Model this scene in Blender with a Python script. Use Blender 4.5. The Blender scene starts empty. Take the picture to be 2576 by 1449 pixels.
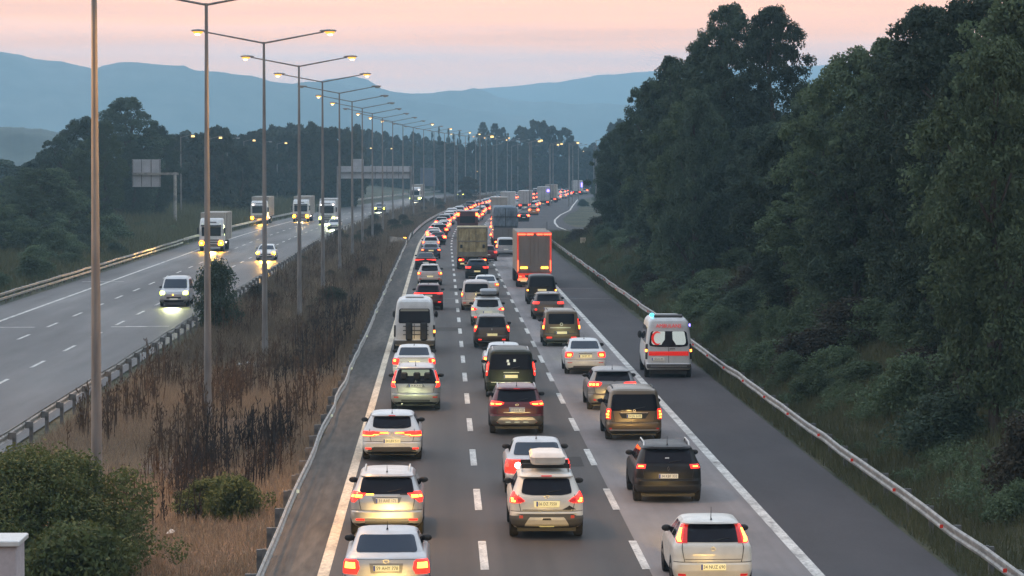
import bpy, math, random
import numpy as np
from mathutils import Vector

# ------------------------------------------------------------------ camera, sky, sun, exposure
SC = bpy.context.scene
COL = SC.collection
R = math.radians
FPX, VX, HY, CAM_H = 7700.0, 1113.0, 407.0, 9.2      # focal length / vanishing point measured on the photograph
cam_d = bpy.data.cameras.new('camera'); cam = bpy.data.objects.new('camera', cam_d); COL.objects.link(cam)
cam_d.sensor_width = 36.0; cam_d.lens = 36.0 * FPX / 2576.0
cam_d.clip_start = 0.5; cam_d.clip_end = 40000
cam.location = (0, 0, CAM_H)
cam.rotation_euler = (R(90) - math.atan(317.5 / FPX), 0, -math.atan(175 / FPX))
SC.camera = cam

SUN_EL, SUN_AZ = 2.0, -70.0      # veiled sun just above the horizon, off to the left
world = bpy.data.worlds.new('World'); SC.world = world; world.use_nodes = True
wn, wl = world.node_tree.nodes, world.node_tree.links
wn.clear()
w_out = wn.new('ShaderNodeOutputWorld')
w_bg = wn.new('ShaderNodeBackground'); w_bg.inputs['Strength'].default_value = 1.0
w_sky = wn.new('ShaderNodeTexSky'); w_sky.sky_type = 'NISHITA'; w_sky.sun_disc = False
w_sky.sun_elevation = R(SUN_EL); w_sky.sun_rotation = R(SUN_AZ); w_sky.altitude = 100
w_tc = wn.new('ShaderNodeTexCoord')
w_sep = wn.new('ShaderNodeSeparateXYZ'); wl.new(w_tc.outputs['Generated'], w_sep.inputs[0])
w_map = wn.new('ShaderNodeMapping'); w_map.inputs['Scale'].default_value = (2.2, 2.2, 60)
wl.new(w_tc.outputs['Generated'], w_map.inputs[0])
w_no = wn.new('ShaderNodeTexNoise'); w_no.inputs['Scale'].default_value = 1.6; w_no.inputs['Detail'].default_value = 5
wl.new(w_map.outputs[0], w_no.inputs[0])
w_ma = wn.new('ShaderNodeMath'); w_ma.operation = 'MULTIPLY_ADD'      # cloud streaks lift or lower the band
w_ma.inputs[1].default_value = 0.070; wl.new(w_no.outputs[0], w_ma.inputs[0])
w_sub = wn.new('ShaderNodeMath'); w_sub.operation = 'SUBTRACT'; w_sub.inputs[1].default_value = 0.035
wl.new(w_sep.outputs['Z'], w_sub.inputs[0]); wl.new(w_sub.outputs[0], w_ma.inputs[2])
w_ramp = wn.new('ShaderNodeValToRGB'); wl.new(w_ma.outputs[0], w_ramp.inputs[0])
SKY = [(0.0, (1.70, 1.25, 1.10)), (0.018, (1.90, 1.27, 1.03)), (0.030, (2.35, 1.22, 0.78)), (0.042, (2.75, 1.13, 0.42)), (0.056, (2.4, 0.98, 0.36)), (0.068, (1.7, 0.92, 0.60)), (0.088, (1.25, 0.94, 0.82)),
       (0.14, (1.06, 1.00, 1.00)), (0.32, (0.97, 1.05, 1.14)), (1.0, (0.92, 1.05, 1.25))]
cr = w_ramp.color_ramp
while len(cr.elements) < len(SKY): cr.elements.new(0.5)
for e, (p, c) in zip(cr.elements, SKY): e.position = p; e.color = (*c, 1)
w_map2 = wn.new('ShaderNodeMapping'); w_map2.inputs['Scale'].default_value = (3.2, 3.2, 95); w_map2.inputs['Location'].default_value = (4.3, 1.7, 0.4); wl.new(w_tc.outputs['Generated'], w_map2.inputs[0])
w_no2 = wn.new('ShaderNodeTexNoise'); w_no2.inputs['Scale'].default_value = 1.5; w_no2.inputs['Detail'].default_value = 6; w_no2.inputs['Roughness'].default_value = 0.6; wl.new(w_map2.outputs[0], w_no2.inputs[0])
w_cl = wn.new('ShaderNodeMapRange'); w_cl.inputs['From Min'].default_value = 0.45; w_cl.inputs['From Max'].default_value = 0.72; w_cl.inputs['To Max'].default_value = 0.55; wl.new(w_no2.outputs[0], w_cl.inputs[0])
w_mx = wn.new('ShaderNodeMix'); w_mx.data_type = 'RGBA'; w_mx.blend_type = 'MULTIPLY'; w_mx.inputs['B'].default_value = (0.62, 0.66, 0.86, 1)      # thin mauve cloud veils
wl.new(w_cl.outputs[0], w_mx.inputs['Factor']); wl.new(w_ramp.outputs[0], w_mx.inputs['A'])
w_add = wn.new('ShaderNodeMix'); w_add.data_type = 'RGBA'; w_add.blend_type = 'ADD'; w_add.inputs['Factor'].default_value = 0.03
wl.new(w_mx.outputs['Result'], w_add.inputs['A']); wl.new(w_sky.outputs[0], w_add.inputs['B'])
w_az = wn.new('ShaderNodeMapRange'); w_az.inputs['From Min'].default_value = -0.9; w_az.inputs['From Max'].default_value = 0.9     # the evening glow lies ahead, the sky behind is duller
w_az.inputs['To Min'].default_value = 0.50; w_az.inputs['To Max'].default_value = 1.06; wl.new(w_sep.outputs['Y'], w_az.inputs[0])
w_mul = wn.new('ShaderNodeVectorMath'); w_mul.operation = 'SCALE'; wl.new(w_add.outputs['Result'], w_mul.inputs[0]); wl.new(w_az.outputs[0], w_mul.inputs['Scale'])
wl.new(w_mul.outputs[0], w_bg.inputs['Color']); wl.new(w_bg.outputs[0], w_out.inputs[0])

sun_d = bpy.data.lights.new('sun', 'SUN'); sun = bpy.data.objects.new('sun', sun_d); COL.objects.link(sun)
sun_d.energy = 0.25; sun_d.angle = R(25); sun_d.color = (1.0, 0.78, 0.66)
sun.rotation_euler = (R(90 - SUN_EL - 12), 0, R(180) - R(SUN_AZ))

SC.view_settings.view_transform = 'Standard'; SC.view_settings.look = 'None'
SC.view_settings.exposure = 0.30; SC.view_settings.gamma = 1.0
SC.view_settings.use_curve_mapping = False
SC.render.engine = 'CYCLES'
SC.cycles.use_denoising = True; SC.cycles.use_adaptive_sampling = True; SC.cycles.adaptive_threshold = 0.025; SC.cycles.light_sampling_threshold = 0.03
SC.cycles.max_bounces = 5; SC.cycles.diffuse_bounces = 2; SC.cycles.glossy_bounces = 3; SC.cycles.transmission_bounces = 3
SC.cycles.volume_bounces = 2; SC.cycles.transparent_max_bounces = 6
SC.cycles.sample_clamp_indirect = 4.0
SC.cycles.caustics_reflective = False; SC.cycles.caustics_refractive = False

# ------------------------------------------------------------------ helpers
rnd = random.Random(7)
def shift(Y):                      # the road runs straight, then bends gently to the right
    if Y <= 318: return 0.0
    if Y <= 950: return 9.4e-5 * (Y - 318) ** 2
    return 9.4e-5 * 632 ** 2 + 0.1188 * (Y - 950)
def heading(Y): return -math.atan((shift(Y + 1) - shift(Y - 1)) / 2)
def at(x, y, h=0.0):               # photograph point (2576 px wide) at height h above the road -> X, Y
    Z = FPX * (CAM_H - h) / (y - HY)
    return (x - VX) / FPX * Z, Z
def lerp(a, b, t): return a + (b - a) * t
def smooth(t): t = max(0, min(1, t)); return t * t * (3 - 2 * t)

class MB:
    def __init__(s): s.v, s.f = [], []
    def add(s, vs, fs):
        n = len(s.v); s.v += [tuple(p) for p in vs]; s.f += [tuple(i + n for i in f) for f in fs]; return s
    def box(s, x0, x1, y0, y1, z0, z1):
        return s.add([(x0, y0, z0), (x1, y0, z0), (x1, y1, z0), (x0, y1, z0), (x0, y0, z1), (x1, y0, z1), (x1, y1, z1), (x0, y1, z1)],
                     [(3, 2, 1, 0), (4, 5, 6, 7), (0, 1, 5, 4), (1, 2, 6, 5), (2, 3, 7, 6), (3, 0, 4, 7)])
    def bbox(s, x0, x1, y0, y1, z0, z1, b=0.03):      # box with chamfered edges all round
        vs, fs = [], []
        for k, (z, i) in enumerate(((z0, b), (z0 + b, 0), (z1 - b, 0), (z1, b))):
            a0, a1, c0, c1 = x0 + i, x1 - i, y0 + i, y1 - i
            vs += [(a0 + b, c0, z), (a1 - b, c0, z), (a1, c0 + b, z), (a1, c1 - b, z), (a1 - b, c1, z), (a0 + b, c1, z), (a0, c1 - b, z), (a0, c0 + b, z)]
        for k in range(3):
            for j in range(8):
                fs.append((k * 8 + j, k * 8 + (j + 1) % 8, k * 8 + 8 + (j + 1) % 8, k * 8 + 8 + j))
        fs += [tuple(range(7, -1, -1)), tuple(range(24, 32))]
        return s.add(vs, fs)
    def tube(s, p0, p1, r0, r1=None, n=8, cap=True):
        r1 = r0 if r1 is None else r1
        p0, p1 = Vector(p0), Vector(p1); d = (p1 - p0).normalized()
        a = d.orthogonal().normalized(); b = d.cross(a)
        vs = []
        for p, r in ((p0, r0), (p1, r1)):
            for k in range(n):
                t = 2 * math.pi * k / n; vs.append(p + a * (math.cos(t) * r) + b * (math.sin(t) * r))
        fs = [(k, (k + 1) % n, n + (k + 1) % n, n + k) for k in range(n)]
        if cap: fs += [tuple(range(n - 1, -1, -1)), tuple(range(n, 2 * n))]
        return s.add(vs, fs)
    def grid(s, rows):             # rows: list of equal-length point lists
        n = len(rows[0]); vs = [p for r in rows for p in r]
        fs = [(i * n + j, i * n + j + 1, i * n + n + j + 1, i * n + n + j) for i in range(len(rows) - 1) for j in range(n - 1)]
        return s.add(vs, fs)
    def mesh(s, name, smooth_deg=None):
        me = bpy.data.meshes.new(name); me.from_pydata(s.v, [], s.f); me.update()
        if smooth_deg is not None:
            me.shade_smooth(); me.set_sharp_from_angle(angle=R(smooth_deg))
        return me

def obj(name, me, mat=None, parent=None, loc=None, **tags):
    o = bpy.data.objects.new(name, me); COL.objects.link(o)
    if mat is not None and me is not None:
        if not me.materials: me.materials.append(mat)
        elif me.materials[0] is not mat:
            o.material_slots[0].link = 'OBJECT'; o.material_slots[0].material = mat
    if parent is not None: o.parent = parent
    if loc is not None: o.location = loc
    for k, v in tags.items():
        if v is not None: o[k] = v
    return o
def thing(name, label, cat, loc=(0, 0, 0), rz=0.0, group=None):
    o = bpy.data.objects.new(name, None); COL.objects.link(o); o.location = loc; o.rotation_euler = (0, 0, rz)
    o.empty_display_size = 0.2
    o['label'] = label; o['category'] = cat
    if group: o['group'] = group
    return o
def copy_tree(o, parent=None):
    c = o.copy(); COL.objects.link(c); c.parent = parent
    for ch in o.children: copy_tree(ch, c)
    return c

# ------------------------------------------------------------------ materials
MATS = {}
def mat(name, color=(0.5, 0.5, 0.5), rough=0.6, metal=0.0, coat=0.0, emit=None, estr=0.0, spec=0.5, sample=True):
    if name in MATS: return MATS[name]
    m = bpy.data.materials.new(name); m.use_nodes = True; MATS[name] = m
    b = m.node_tree.nodes['Principled BSDF']
    b.inputs['Base Color'].default_value = (*color, 1); b.inputs['Roughness'].default_value = rough
    b.inputs['Metallic'].default_value = metal; b.inputs['Coat Weight'].default_value = coat
    b.inputs['Coat Roughness'].default_value = 0.24; b.inputs['Specular IOR Level'].default_value = spec
    if emit:
        b.inputs['Emission Color'].default_value = (*emit, 1); b.inputs['Emission Strength'].default_value = estr
        if not sample: m.cycles.emission_sampling = 'NONE'
    return m
def N(m, t, **kw):
    n = m.node_tree.nodes.new(t)
    for k, v in kw.items(): setattr(n, k, v)
    return n
def noise_mat(name, cols, scale=1.0, stretch=(1, 1, 1), rough=0.9, detail=6, lo=0.35, hi=0.65, bump=0.0, bscale=None, spec=0.3, rough2=None, second=None):
    """colour by object-space noise between the colours in cols; 'second' = (scale, stretch, strength) multiplies a second noise"""
    m = mat(name, cols[0], rough, spec=spec); nt = m.node_tree; L = nt.links; b = nt.nodes['Principled BSDF']
    tc = N(m, 'ShaderNodeTexCoord'); mp = N(m, 'ShaderNodeMapping'); mp.inputs['Scale'].default_value = stretch
    L.new(tc.outputs['Object'], mp.inputs[0])
    no = N(m, 'ShaderNodeTexNoise'); no.inputs['Scale'].default_value = scale; no.inputs['Detail'].default_value = detail
    L.new(mp.outputs[0], no.inputs[0])
    rp = N(m, 'ShaderNodeValToRGB'); c = rp.color_ramp
    while len(c.elements) < len(cols): c.elements.new(0.5)
    for i, (e, col) in enumerate(zip(c.elements, cols)):
        e.position = lerp(lo, hi, i / max(1, len(cols) - 1)); e.color = (*col, 1)
    L.new(no.outputs[0], rp.inputs[0]); out = rp.outputs[0]
    if second:
        mp2 = N(m, 'ShaderNodeMapping'); mp2.inputs['Scale'].default_value = second[1]; L.new(tc.outputs['Object'], mp2.inputs[0])
        n2 = N(m, 'ShaderNodeTexNoise'); n2.inputs['Scale'].default_value = second[0]; n2.inputs['Detail'].default_value = 8
        L.new(mp2.outputs[0], n2.inputs[0])
        mr = N(m, 'ShaderNodeMapRange'); mr.inputs['From Min'].default_value = 0.3; mr.inputs['From Max'].default_value = 0.7
        mr.inputs['To Min'].default_value = 1 - second[2]; mr.inputs['To Max'].default_value = 1 + second[2]
        L.new(n2.outputs[0], mr.inputs[0])
        mx = N(m, 'ShaderNodeVectorMath', operation='SCALE'); L.new(out, mx.inputs[0]); L.new(mr.outputs[0], mx.inputs['Scale']); out = mx.outputs[0]
    L.new(out, b.inputs['Base Color'])
    if rough2 is not None:
        mr = N(m, 'ShaderNodeMapRange'); mr.inputs['To Min'].default_value = rough; mr.inputs['To Max'].default_value = rough2
        mr.inputs['From Min'].default_value = 0.3; mr.inputs['From Max'].default_value = 0.7
        L.new(no.outputs[0], mr.inputs[0]); L.new(mr.outputs[0], b.inputs['Roughness'])
    if bump:
        n3 = N(m, 'ShaderNodeTexNoise'); n3.inputs['Scale'].default_value = bscale or scale * 8; n3.inputs['Detail'].default_value = 8
        L.new(tc.outputs['Object'], n3.inputs[0])
        bp = N(m, 'ShaderNodeBump'); bp.inputs['Strength'].default_value = bump; bp.inputs['Distance'].default_value = 0.05
        L.new(n3.outputs[0], bp.inputs['Height']); L.new(bp.outputs[0], b.inputs['Normal'])
    return m
def leaf_mat(name, cols, rough=0.75, trans=0.25, objvar=0.35):
    """leaf or blade colour varies leaf by leaf, object by object"""
    m = mat(name, cols[0], rough, spec=0.2); nt = m.node_tree; L = nt.links; b = nt.nodes['Principled BSDF']
    g = N(m, 'ShaderNodeNewGeometry'); rp = N(m, 'ShaderNodeValToRGB'); c = rp.color_ramp
    while len(c.elements) < len(cols): c.elements.new(0.5)
    for i, (e, col) in enumerate(zip(c.elements, cols)): e.position = i / max(1, len(cols) - 1); e.color = (*col, 1)
    oi = N(m, 'ShaderNodeObjectInfo')
    tc = N(m, 'ShaderNodeTexCoord'); no = N(m, 'ShaderNodeTexNoise'); no.inputs['Scale'].default_value = 0.35; no.inputs['Detail'].default_value = 3
    L.new(tc.outputs['Object'], no.inputs[0])
    a = N(m, 'ShaderNodeMath', operation='MULTIPLY'); a.inputs[1].default_value = 0.55; L.new(g.outputs['Random Per Island'], a.inputs[0])
    a2 = N(m, 'ShaderNodeMath', operation='MULTIPLY_ADD'); a2.inputs[1].default_value = 0.45; L.new(no.outputs[0], a2.inputs[0]); L.new(a.outputs[0], a2.inputs[2])
    L.new(a2.outputs[0], rp.inputs[0])
    mr = N(m, 'ShaderNodeMapRange'); mr.inputs['To Min'].default_value = 1 - objvar; mr.inputs['To Max'].default_value = 1 + objvar
    L.new(oi.outputs['Random'], mr.inputs[0])
    sc = N(m, 'ShaderNodeVectorMath', operation='SCALE'); L.new(rp.outputs[0], sc.inputs[0]); L.new(mr.outputs[0], sc.inputs['Scale'])
    L.new(sc.outputs[0], b.inputs['Base Color'])
    if trans:
        t = N(m, 'ShaderNodeBsdfTranslucent'); L.new(sc.outputs[0], t.inputs[0])
        mix = N(m, 'ShaderNodeMixShader'); mix.inputs[0].default_value = trans
        o = [n for n in nt.nodes if n.type == 'OUTPUT_MATERIAL'][0]
        L.new(b.outputs[0], mix.inputs[1]); L.new(t.outputs[0], mix.inputs[2]); L.new(mix.outputs[0], o.inputs[0])
    return m
def paint(name, color, metal=0.0, rough=0.35, dirt=0.12):
    """car paint with clear coat and faint uneven road film"""
    if name in MATS: return MATS[name]
    m = mat(name, color, rough, metal, coat=0.45); nt = m.node_tree; L = nt.links; b = nt.nodes['Principled BSDF']
    tc = N(m, 'ShaderNodeTexCoord'); no = N(m, 'ShaderNodeTexNoise'); no.inputs['Scale'].default_value = 2.6; no.inputs['Detail'].default_value = 7
    L.new(tc.outputs['Object'], no.inputs[0])
    mr = N(m, 'ShaderNodeMapRange'); mr.inputs['From Min'].default_value = 0.35; mr.inputs['From Max'].default_value = 0.75
    mr.inputs['To Min'].default_value = 0; mr.inputs['To Max'].default_value = dirt * 2; L.new(no.outputs[0], mr.inputs[0])
    mx = N(m, 'ShaderNodeMix', data_type='RGBA'); mx.inputs['A'].default_value = (*color, 1); mx.inputs['B'].default_value = (0.16, 0.14, 0.12, 1)
    L.new(mr.outputs[0], mx.inputs['Factor']); L.new(mx.outputs['Result'], b.inputs['Base Color'])
    mr2 = N(m, 'ShaderNodeMapRange'); mr2.inputs['To Min'].default_value = rough - 0.05; mr2.inputs['To Max'].default_value = rough + 0.2
    L.new(no.outputs[0], mr2.inputs[0]); L.new(mr2.outputs[0], b.inputs['Roughness'])
    return m

M_road = noise_mat('asphalt_brown', [(0.040, 0.032, 0.027), (0.054, 0.043, 0.036), (0.070, 0.057, 0.047)], 0.35, (1, 0.06, 1), rough=0.62, rough2=0.85,
                   bump=0.25, bscale=40, spec=0.45, second=(1.9, (1, 0.012, 1), 0.22))
M_lane3 = noise_mat('asphalt_grey_lane', [(0.175, 0.156, 0.15), (0.22, 0.197, 0.19), (0.26, 0.235, 0.226)], 0.3, (1, 0.05, 1), rough=0.7, rough2=0.9, bump=0.2, bscale=40,
                    spec=0.35, second=(1.9, (1, 0.012, 1), 0.15))
M_shoulder = noise_mat('asphalt_shoulder', [(0.050, 0.044, 0.046), (0.060, 0.053, 0.055), (0.074, 0.066, 0.068)], 0.3, (1, 0.08, 1), rough=0.75, rough2=0.9, bump=0.2,
                       bscale=40, spec=0.3, second=(16.0, (1, 0.5, 1), 0.12))
M_road2 = noise_mat('asphalt_opposite', [(0.048, 0.042, 0.041), (0.058, 0.051, 0.050), (0.070, 0.062, 0.061)], 0.3, (1, 0.06, 1), rough=0.36, rough2=0.6, bump=0.08, bscale=30,
                    spec=0.16, second=(14.0, (1, 0.5, 1), 0.10))
M_line = noise_mat('road_paint_white', [(0.24, 0.22, 0.20), (0.52, 0.50, 0.46), (0.68, 0.66, 0.61)], 2.6, (1, 0.35, 1), rough=0.75, lo=0.27, hi=0.58, second=(14.0, (1, 0.4, 1), 0.25))
M_liney = noise_mat('road_paint_cream', [(0.24, 0.20, 0.15), (0.58, 0.48, 0.35), (0.72, 0.61, 0.46)], 1.6, (1, 0.2, 1), rough=0.75, lo=0.25, hi=0.58, second=(12.0, (1, 0.3, 1), 0.22))
M_dust = noise_mat('asphalt_dusty_edge', [(0.066, 0.061, 0.055), (0.092, 0.083, 0.073), (0.14, 0.125, 0.107)], 1.3, (1, 0.04, 1), rough=0.9, lo=0.3, hi=0.7, bump=0.3, bscale=25,
                    second=(5.0, (1, 0.10, 1), 0.25))
def tyre_tracks(m, x0, pitch, amt):
    """two polished wheel tracks and a darker oil streak per lane, plus scattered darker stains"""
    nt = m.node_tree; L = nt.links; b = nt.nodes['Principled BSDF']; src = b.inputs['Base Color'].links[0].from_socket
    tc = N(m, 'ShaderNodeTexCoord'); sp = N(m, 'ShaderNodeSeparateXYZ'); L.new(tc.outputs['Object'], sp.inputs[0])
    wob = N(m, 'ShaderNodeTexNoise'); wob.inputs['Scale'].default_value = 0.05; L.new(tc.outputs['Object'], wob.inputs[0])
    a = N(m, 'ShaderNodeMath', operation='MULTIPLY_ADD'); a.inputs[1].default_value = 0.5; L.new(wob.outputs[0], a.inputs[0]); L.new(sp.outputs['X'], a.inputs[2])
    c = N(m, 'ShaderNodeMath', operation='MULTIPLY_ADD'); c.inputs[1].default_value = 2 * math.pi * 2 / pitch; c.inputs[2].default_value = -(x0 + 0.25) * 2 * math.pi * 2 / pitch; L.new(a.outputs[0], c.inputs[0])
    co = N(m, 'ShaderNodeMath', operation='COSINE'); L.new(c.outputs[0], co.inputs[0])
    st = N(m, 'ShaderNodeTexNoise'); st.inputs['Scale'].default_value = 0.22; st.inputs['Detail'].default_value = 9; st.inputs['Roughness'].default_value = 0.7
    mp = N(m, 'ShaderNodeMapping'); mp.inputs['Scale'].default_value = (1, 0.3, 1); L.new(tc.outputs['Object'], mp.inputs[0]); L.new(mp.outputs[0], st.inputs[0])
    mr = N(m, 'ShaderNodeMapRange'); mr.inputs['From Min'].default_value = 0.32; mr.inputs['From Max'].default_value = 0.68; mr.inputs['To Min'].default_value = 0.74; mr.inputs['To Max'].default_value = 1.26; L.new(st.outputs[0], mr.inputs[0])
    k = N(m, 'ShaderNodeMath', operation='MULTIPLY_ADD'); k.inputs[1].default_value = amt; L.new(co.outputs[0], k.inputs[0]); L.new(mr.outputs[0], k.inputs[2])
    s = N(m, 'ShaderNodeVectorMath', operation='SCALE'); L.new(src, s.inputs[0]); L.new(k.outputs[0], s.inputs['Scale']); L.new(s.outputs[0], b.inputs['Base Color'])
tyre_tracks(M_road, -0.85, 3.65, 0.16); tyre_tracks(M_lane3, 6.45, 3.65, 0.10); tyre_tracks(M_shoulder, 9.9, 3.65, 0.02); tyre_tracks(M_road2, -16.6, 3.6, 0.07)
M_steel = noise_mat('galvanised_steel', [(0.20, 0.195, 0.18), (0.33, 0.32, 0.295), (0.44, 0.425, 0.395)], 1.1, (1, 1, 1), rough=0.5, second=(9.0, (1, 1, 1), 0.2))
MATS['galvanised_steel'].node_tree.nodes['Principled BSDF'].inputs['Metallic'].default_value = 0.35
M_post = noise_mat('rail_post_steel', [(0.10, 0.10, 0.10), (0.17, 0.165, 0.16), (0.22, 0.21, 0.2)], 3.0, rough=0.6)
M_pole = noise_mat('lamp_pole_steel', [(0.16, 0.15, 0.145), (0.22, 0.21, 0.20), (0.28, 0.265, 0.25)], 1.2, (4, 4, 0.5), rough=0.55)
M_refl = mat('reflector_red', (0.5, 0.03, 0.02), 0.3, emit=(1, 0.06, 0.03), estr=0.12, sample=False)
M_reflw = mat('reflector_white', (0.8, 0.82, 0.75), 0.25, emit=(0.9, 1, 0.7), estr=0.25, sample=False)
M_lampon = mat('sodium_lamp_lit', (1, 0.6, 0.2), 0.4, emit=(1.0, 0.46, 0.05), estr=1.25, sample=False)
M_lampwh = mat('white_lamp_lit', (1, 0.9, 0.7), 0.4, emit=(1.0, 0.60, 0.12), estr=1.6, sample=False)
M_bulb = mat('sodium_bulb', (1, 0.8, 0.4), 0.4, emit=(1.0, 0.70, 0.30), estr=6.0, sample=False)
M_lampoff = mat('lamp_glass_unlit', (0.55, 0.55, 0.52), 0.3)
M_soil = noise_mat('dry_soil_grass', [(0.075, 0.054, 0.042), (0.125, 0.092, 0.068), (0.19, 0.14, 0.10)], 0.5, rough=0.95, bump=0.6, bscale=6, second=(5.0, (1, 1, 1), 0.35))
M_ground = noise_mat('meadow_soil', [(0.036, 0.042, 0.024), (0.062, 0.066, 0.036), (0.10, 0.09, 0.052)], 0.12, rough=0.95, bump=0.5, bscale=4, second=(2.0, (1, 1, 1), 0.35))
M_leafA = leaf_mat('leaf_dark_green', [(0.034, 0.054, 0.038), (0.062, 0.092, 0.060), (0.105, 0.140, 0.085)])
M_leafB = leaf_mat('leaf_mid_green', [(0.055, 0.082, 0.045), (0.098, 0.140, 0.075), (0.155, 0.20, 0.105)])
M_leafC = leaf_mat('leaf_far_wood', [(0.028, 0.036, 0.026), (0.046, 0.056, 0.036), (0.075, 0.080, 0.050)])
M_leafD = leaf_mat('leaf_median_bush', [(0.050, 0.070, 0.026), (0.090, 0.120, 0.045), (0.15, 0.17, 0.07)], objvar=0.15)
M_leafBr = leaf_mat('leaf_brown_shrub', [(0.03, 0.026, 0.02), (0.055, 0.05, 0.034), (0.09, 0.075, 0.05)], objvar=0.2)
M_bark = noise_mat('bark', [(0.05, 0.042, 0.035), (0.10, 0.085, 0.07)], 3.0, (4, 4, 0.6), rough=0.95)
M_blade = leaf_mat('dry_grass_blades', [(0.16, 0.115, 0.080), (0.32, 0.24, 0.165), (0.50, 0.40, 0.28)], rough=0.9, trans=0.2, objvar=0)
M_blade2 = leaf_mat('brown_grass_blades', [(0.085, 0.066, 0.048), (0.15, 0.115, 0.080), (0.30, 0.235, 0.16)], rough=0.9, trans=0.2, objvar=0)
M_weed = leaf_mat('dead_weed_stems', [(0.040, 0.029, 0.023), (0.095, 0.064, 0.045), (0.17, 0.115, 0.075)], rough=0.95, trans=0, objvar=0)
M_weedk = leaf_mat('dark_weed_stems', [(0.018, 0.017, 0.017), (0.035, 0.03, 0.03), (0.06, 0.048, 0.042)], rough=0.95, trans=0, objvar=0)
M_gblade = leaf_mat('verge_grass_blades', [(0.06, 0.068, 0.034), (0.11, 0.115, 0.058), (0.19, 0.175, 0.10)], rough=0.9, trans=0.2, objvar=0)
M_hill = noise_mat('forested_mountain', [(0.06, 0.075, 0.065), (0.09, 0.105, 0.09), (0.15, 0.15, 0.13)], 0.004, rough=1.0, second=(0.03, (1, 1, 1), 0.3))
M_glass = mat('dark_car_glass', (0.010, 0.009, 0.014), 0.07, coat=0.0, spec=0.16)
M_glassb = mat('blue_tinted_glass', (0.012, 0.022, 0.042), 0.06, spec=0.32)
M_black = mat('black_plastic', (0.018, 0.017, 0.017), 0.55)
M_grey = mat('grey_plastic', (0.09, 0.085, 0.08), 0.6)
M_tyre = noise_mat('tyre_rubber', [(0.016, 0.015, 0.015), (0.03, 0.028, 0.026)], 6.0, rough=0.9)
M_rim = mat('alloy_rim', (0.35, 0.35, 0.36), 0.35, metal=0.8)
M_chrome = mat('chrome_trim', (0.62, 0.60, 0.56), 0.38, metal=0.9)
M_lens = mat('tail_lens_lit', (0.45, 0.01, 0.01), 0.2, emit=(1.0, 0.035, 0.02), estr=1.7)
M_lensd = mat('tail_lens_dim', (0.35, 0.012, 0.012), 0.2, emit=(1.0, 0.03, 0.02), estr=0.30, sample=False)
M_core = mat('brake_light_core', (1, 0.3, 0.1), 0.3, emit=(1.0, 0.20, 0.022), estr=10.0)
M_coref = mat('brake_light_core_far', (1, 0.3, 0.1), 0.3, emit=(1.0, 0.085, 0.018), estr=12.0)
M_lensf = mat('tail_lens_far', (0.6, 0.02, 0.02), 0.3, emit=(1.0, 0.028, 0.018), estr=5.0)
M_turn = mat('indicator_lit', (1, 0.5, 0.1), 0.3, emit=(1.0, 0.42, 0.04), estr=5.0, sample=False)
M_hot = mat('headlight_glint', (1, 0.9, 0.8), 0.3, emit=(1.0, 0.75, 0.6), estr=18.0)
M_headw = mat('headlight_warm', (1, 0.8, 0.5), 0.3, emit=(1.0, 0.46, 0.004), estr=150.0)
M_headc = mat('headlight_cool', (1, 1, 0.9), 0.3, emit=(0.92, 1.0, 0.02), estr=32.0)
M_glow_w = mat('headlight_bowl_warm', (1, 0.5, 0.1), 0.3, emit=(1.0, 0.34, 0.02), estr=3.0)  # emission paints the headlight's halo onto its enlarged bowl
M_glow_c = mat('headlight_bowl_cool', (0.8, 0.9, 0.5), 0.3, emit=(0.90, 1.0, 0.35), estr=1.9)
M_strip = mat('trailer_light_strip', (1, 0.2, 0.1), 0.3, emit=(1.0, 0.13, 0.05), estr=2.6)
M_headoff = mat('headlamp_glass', (0.5, 0.5, 0.5), 0.1)
M_plate = mat('number_plate', (0.72, 0.68, 0.52), 0.4, emit=(1.0, 0.78, 0.25), estr=0.36, sample=False)  # yellow glow of a lit plate put in as emission
M_platew = mat('number_plate_pale', (0.75, 0.73, 0.66), 0.4, emit=(1.0, 0.92, 0.7), estr=0.08, sample=False)
M_plblue = mat('plate_blue_band', (0.03, 0.07, 0.35), 0.4)
M_text = mat('plate_lettering', (0.05, 0.04, 0.03), 0.5)
M_beacon = mat('blue_beacon_lit', (0.1, 0.5, 0.9), 0.2, emit=(0.05, 0.62, 0.85), estr=3.0)
M_beaconv = mat('violet_beacon_lit', (0.3, 0.2, 0.9), 0.2, emit=(0.25, 0.18, 1.0), estr=4.0, sample=False)
P_white = paint('paint_white', (0.72, 0.72, 0.70)); P_cream = paint('paint_warm_white', (0.74, 0.70, 0.62))
P_silver = paint('paint_silver', (0.50, 0.50, 0.50), 0.55, 0.32); P_grey = paint('paint_grey', (0.20, 0.20, 0.20), 0.4, 0.35)
P_black = paint('paint_black', (0.010, 0.009, 0.009), 0.0, 0.35, 0.04); P_red = paint('paint_dark_red', (0.12, 0.006, 0.012), 0.1, 0.35, 0.02)
P_bronze = paint('paint_bronze', (0.17, 0.12, 0.07), 0.45, 0.35); P_brown = paint('paint_brown', (0.105, 0.075, 0.06), 0.35, 0.35)
P_green = paint('paint_dark_green', (0.026, 0.030, 0.018), 0.2, 0.35, 0.06); P_blue = paint('paint_dark_blue', (0.03, 0.04, 0.07), 0.3, 0.3)
P_maroon = paint('paint_maroon', (0.07, 0.010, 0.016), 0.1, 0.4, 0.03); P_orange = paint('paint_orange', (0.55, 0.20, 0.04), 0.0, 0.4)
P_dgrey = paint('paint_dark_grey', (0.085, 0.085, 0.085), 0.45, 0.3); P_pink = paint('paint_rose_white', (0.60, 0.52, 0.48))

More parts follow.
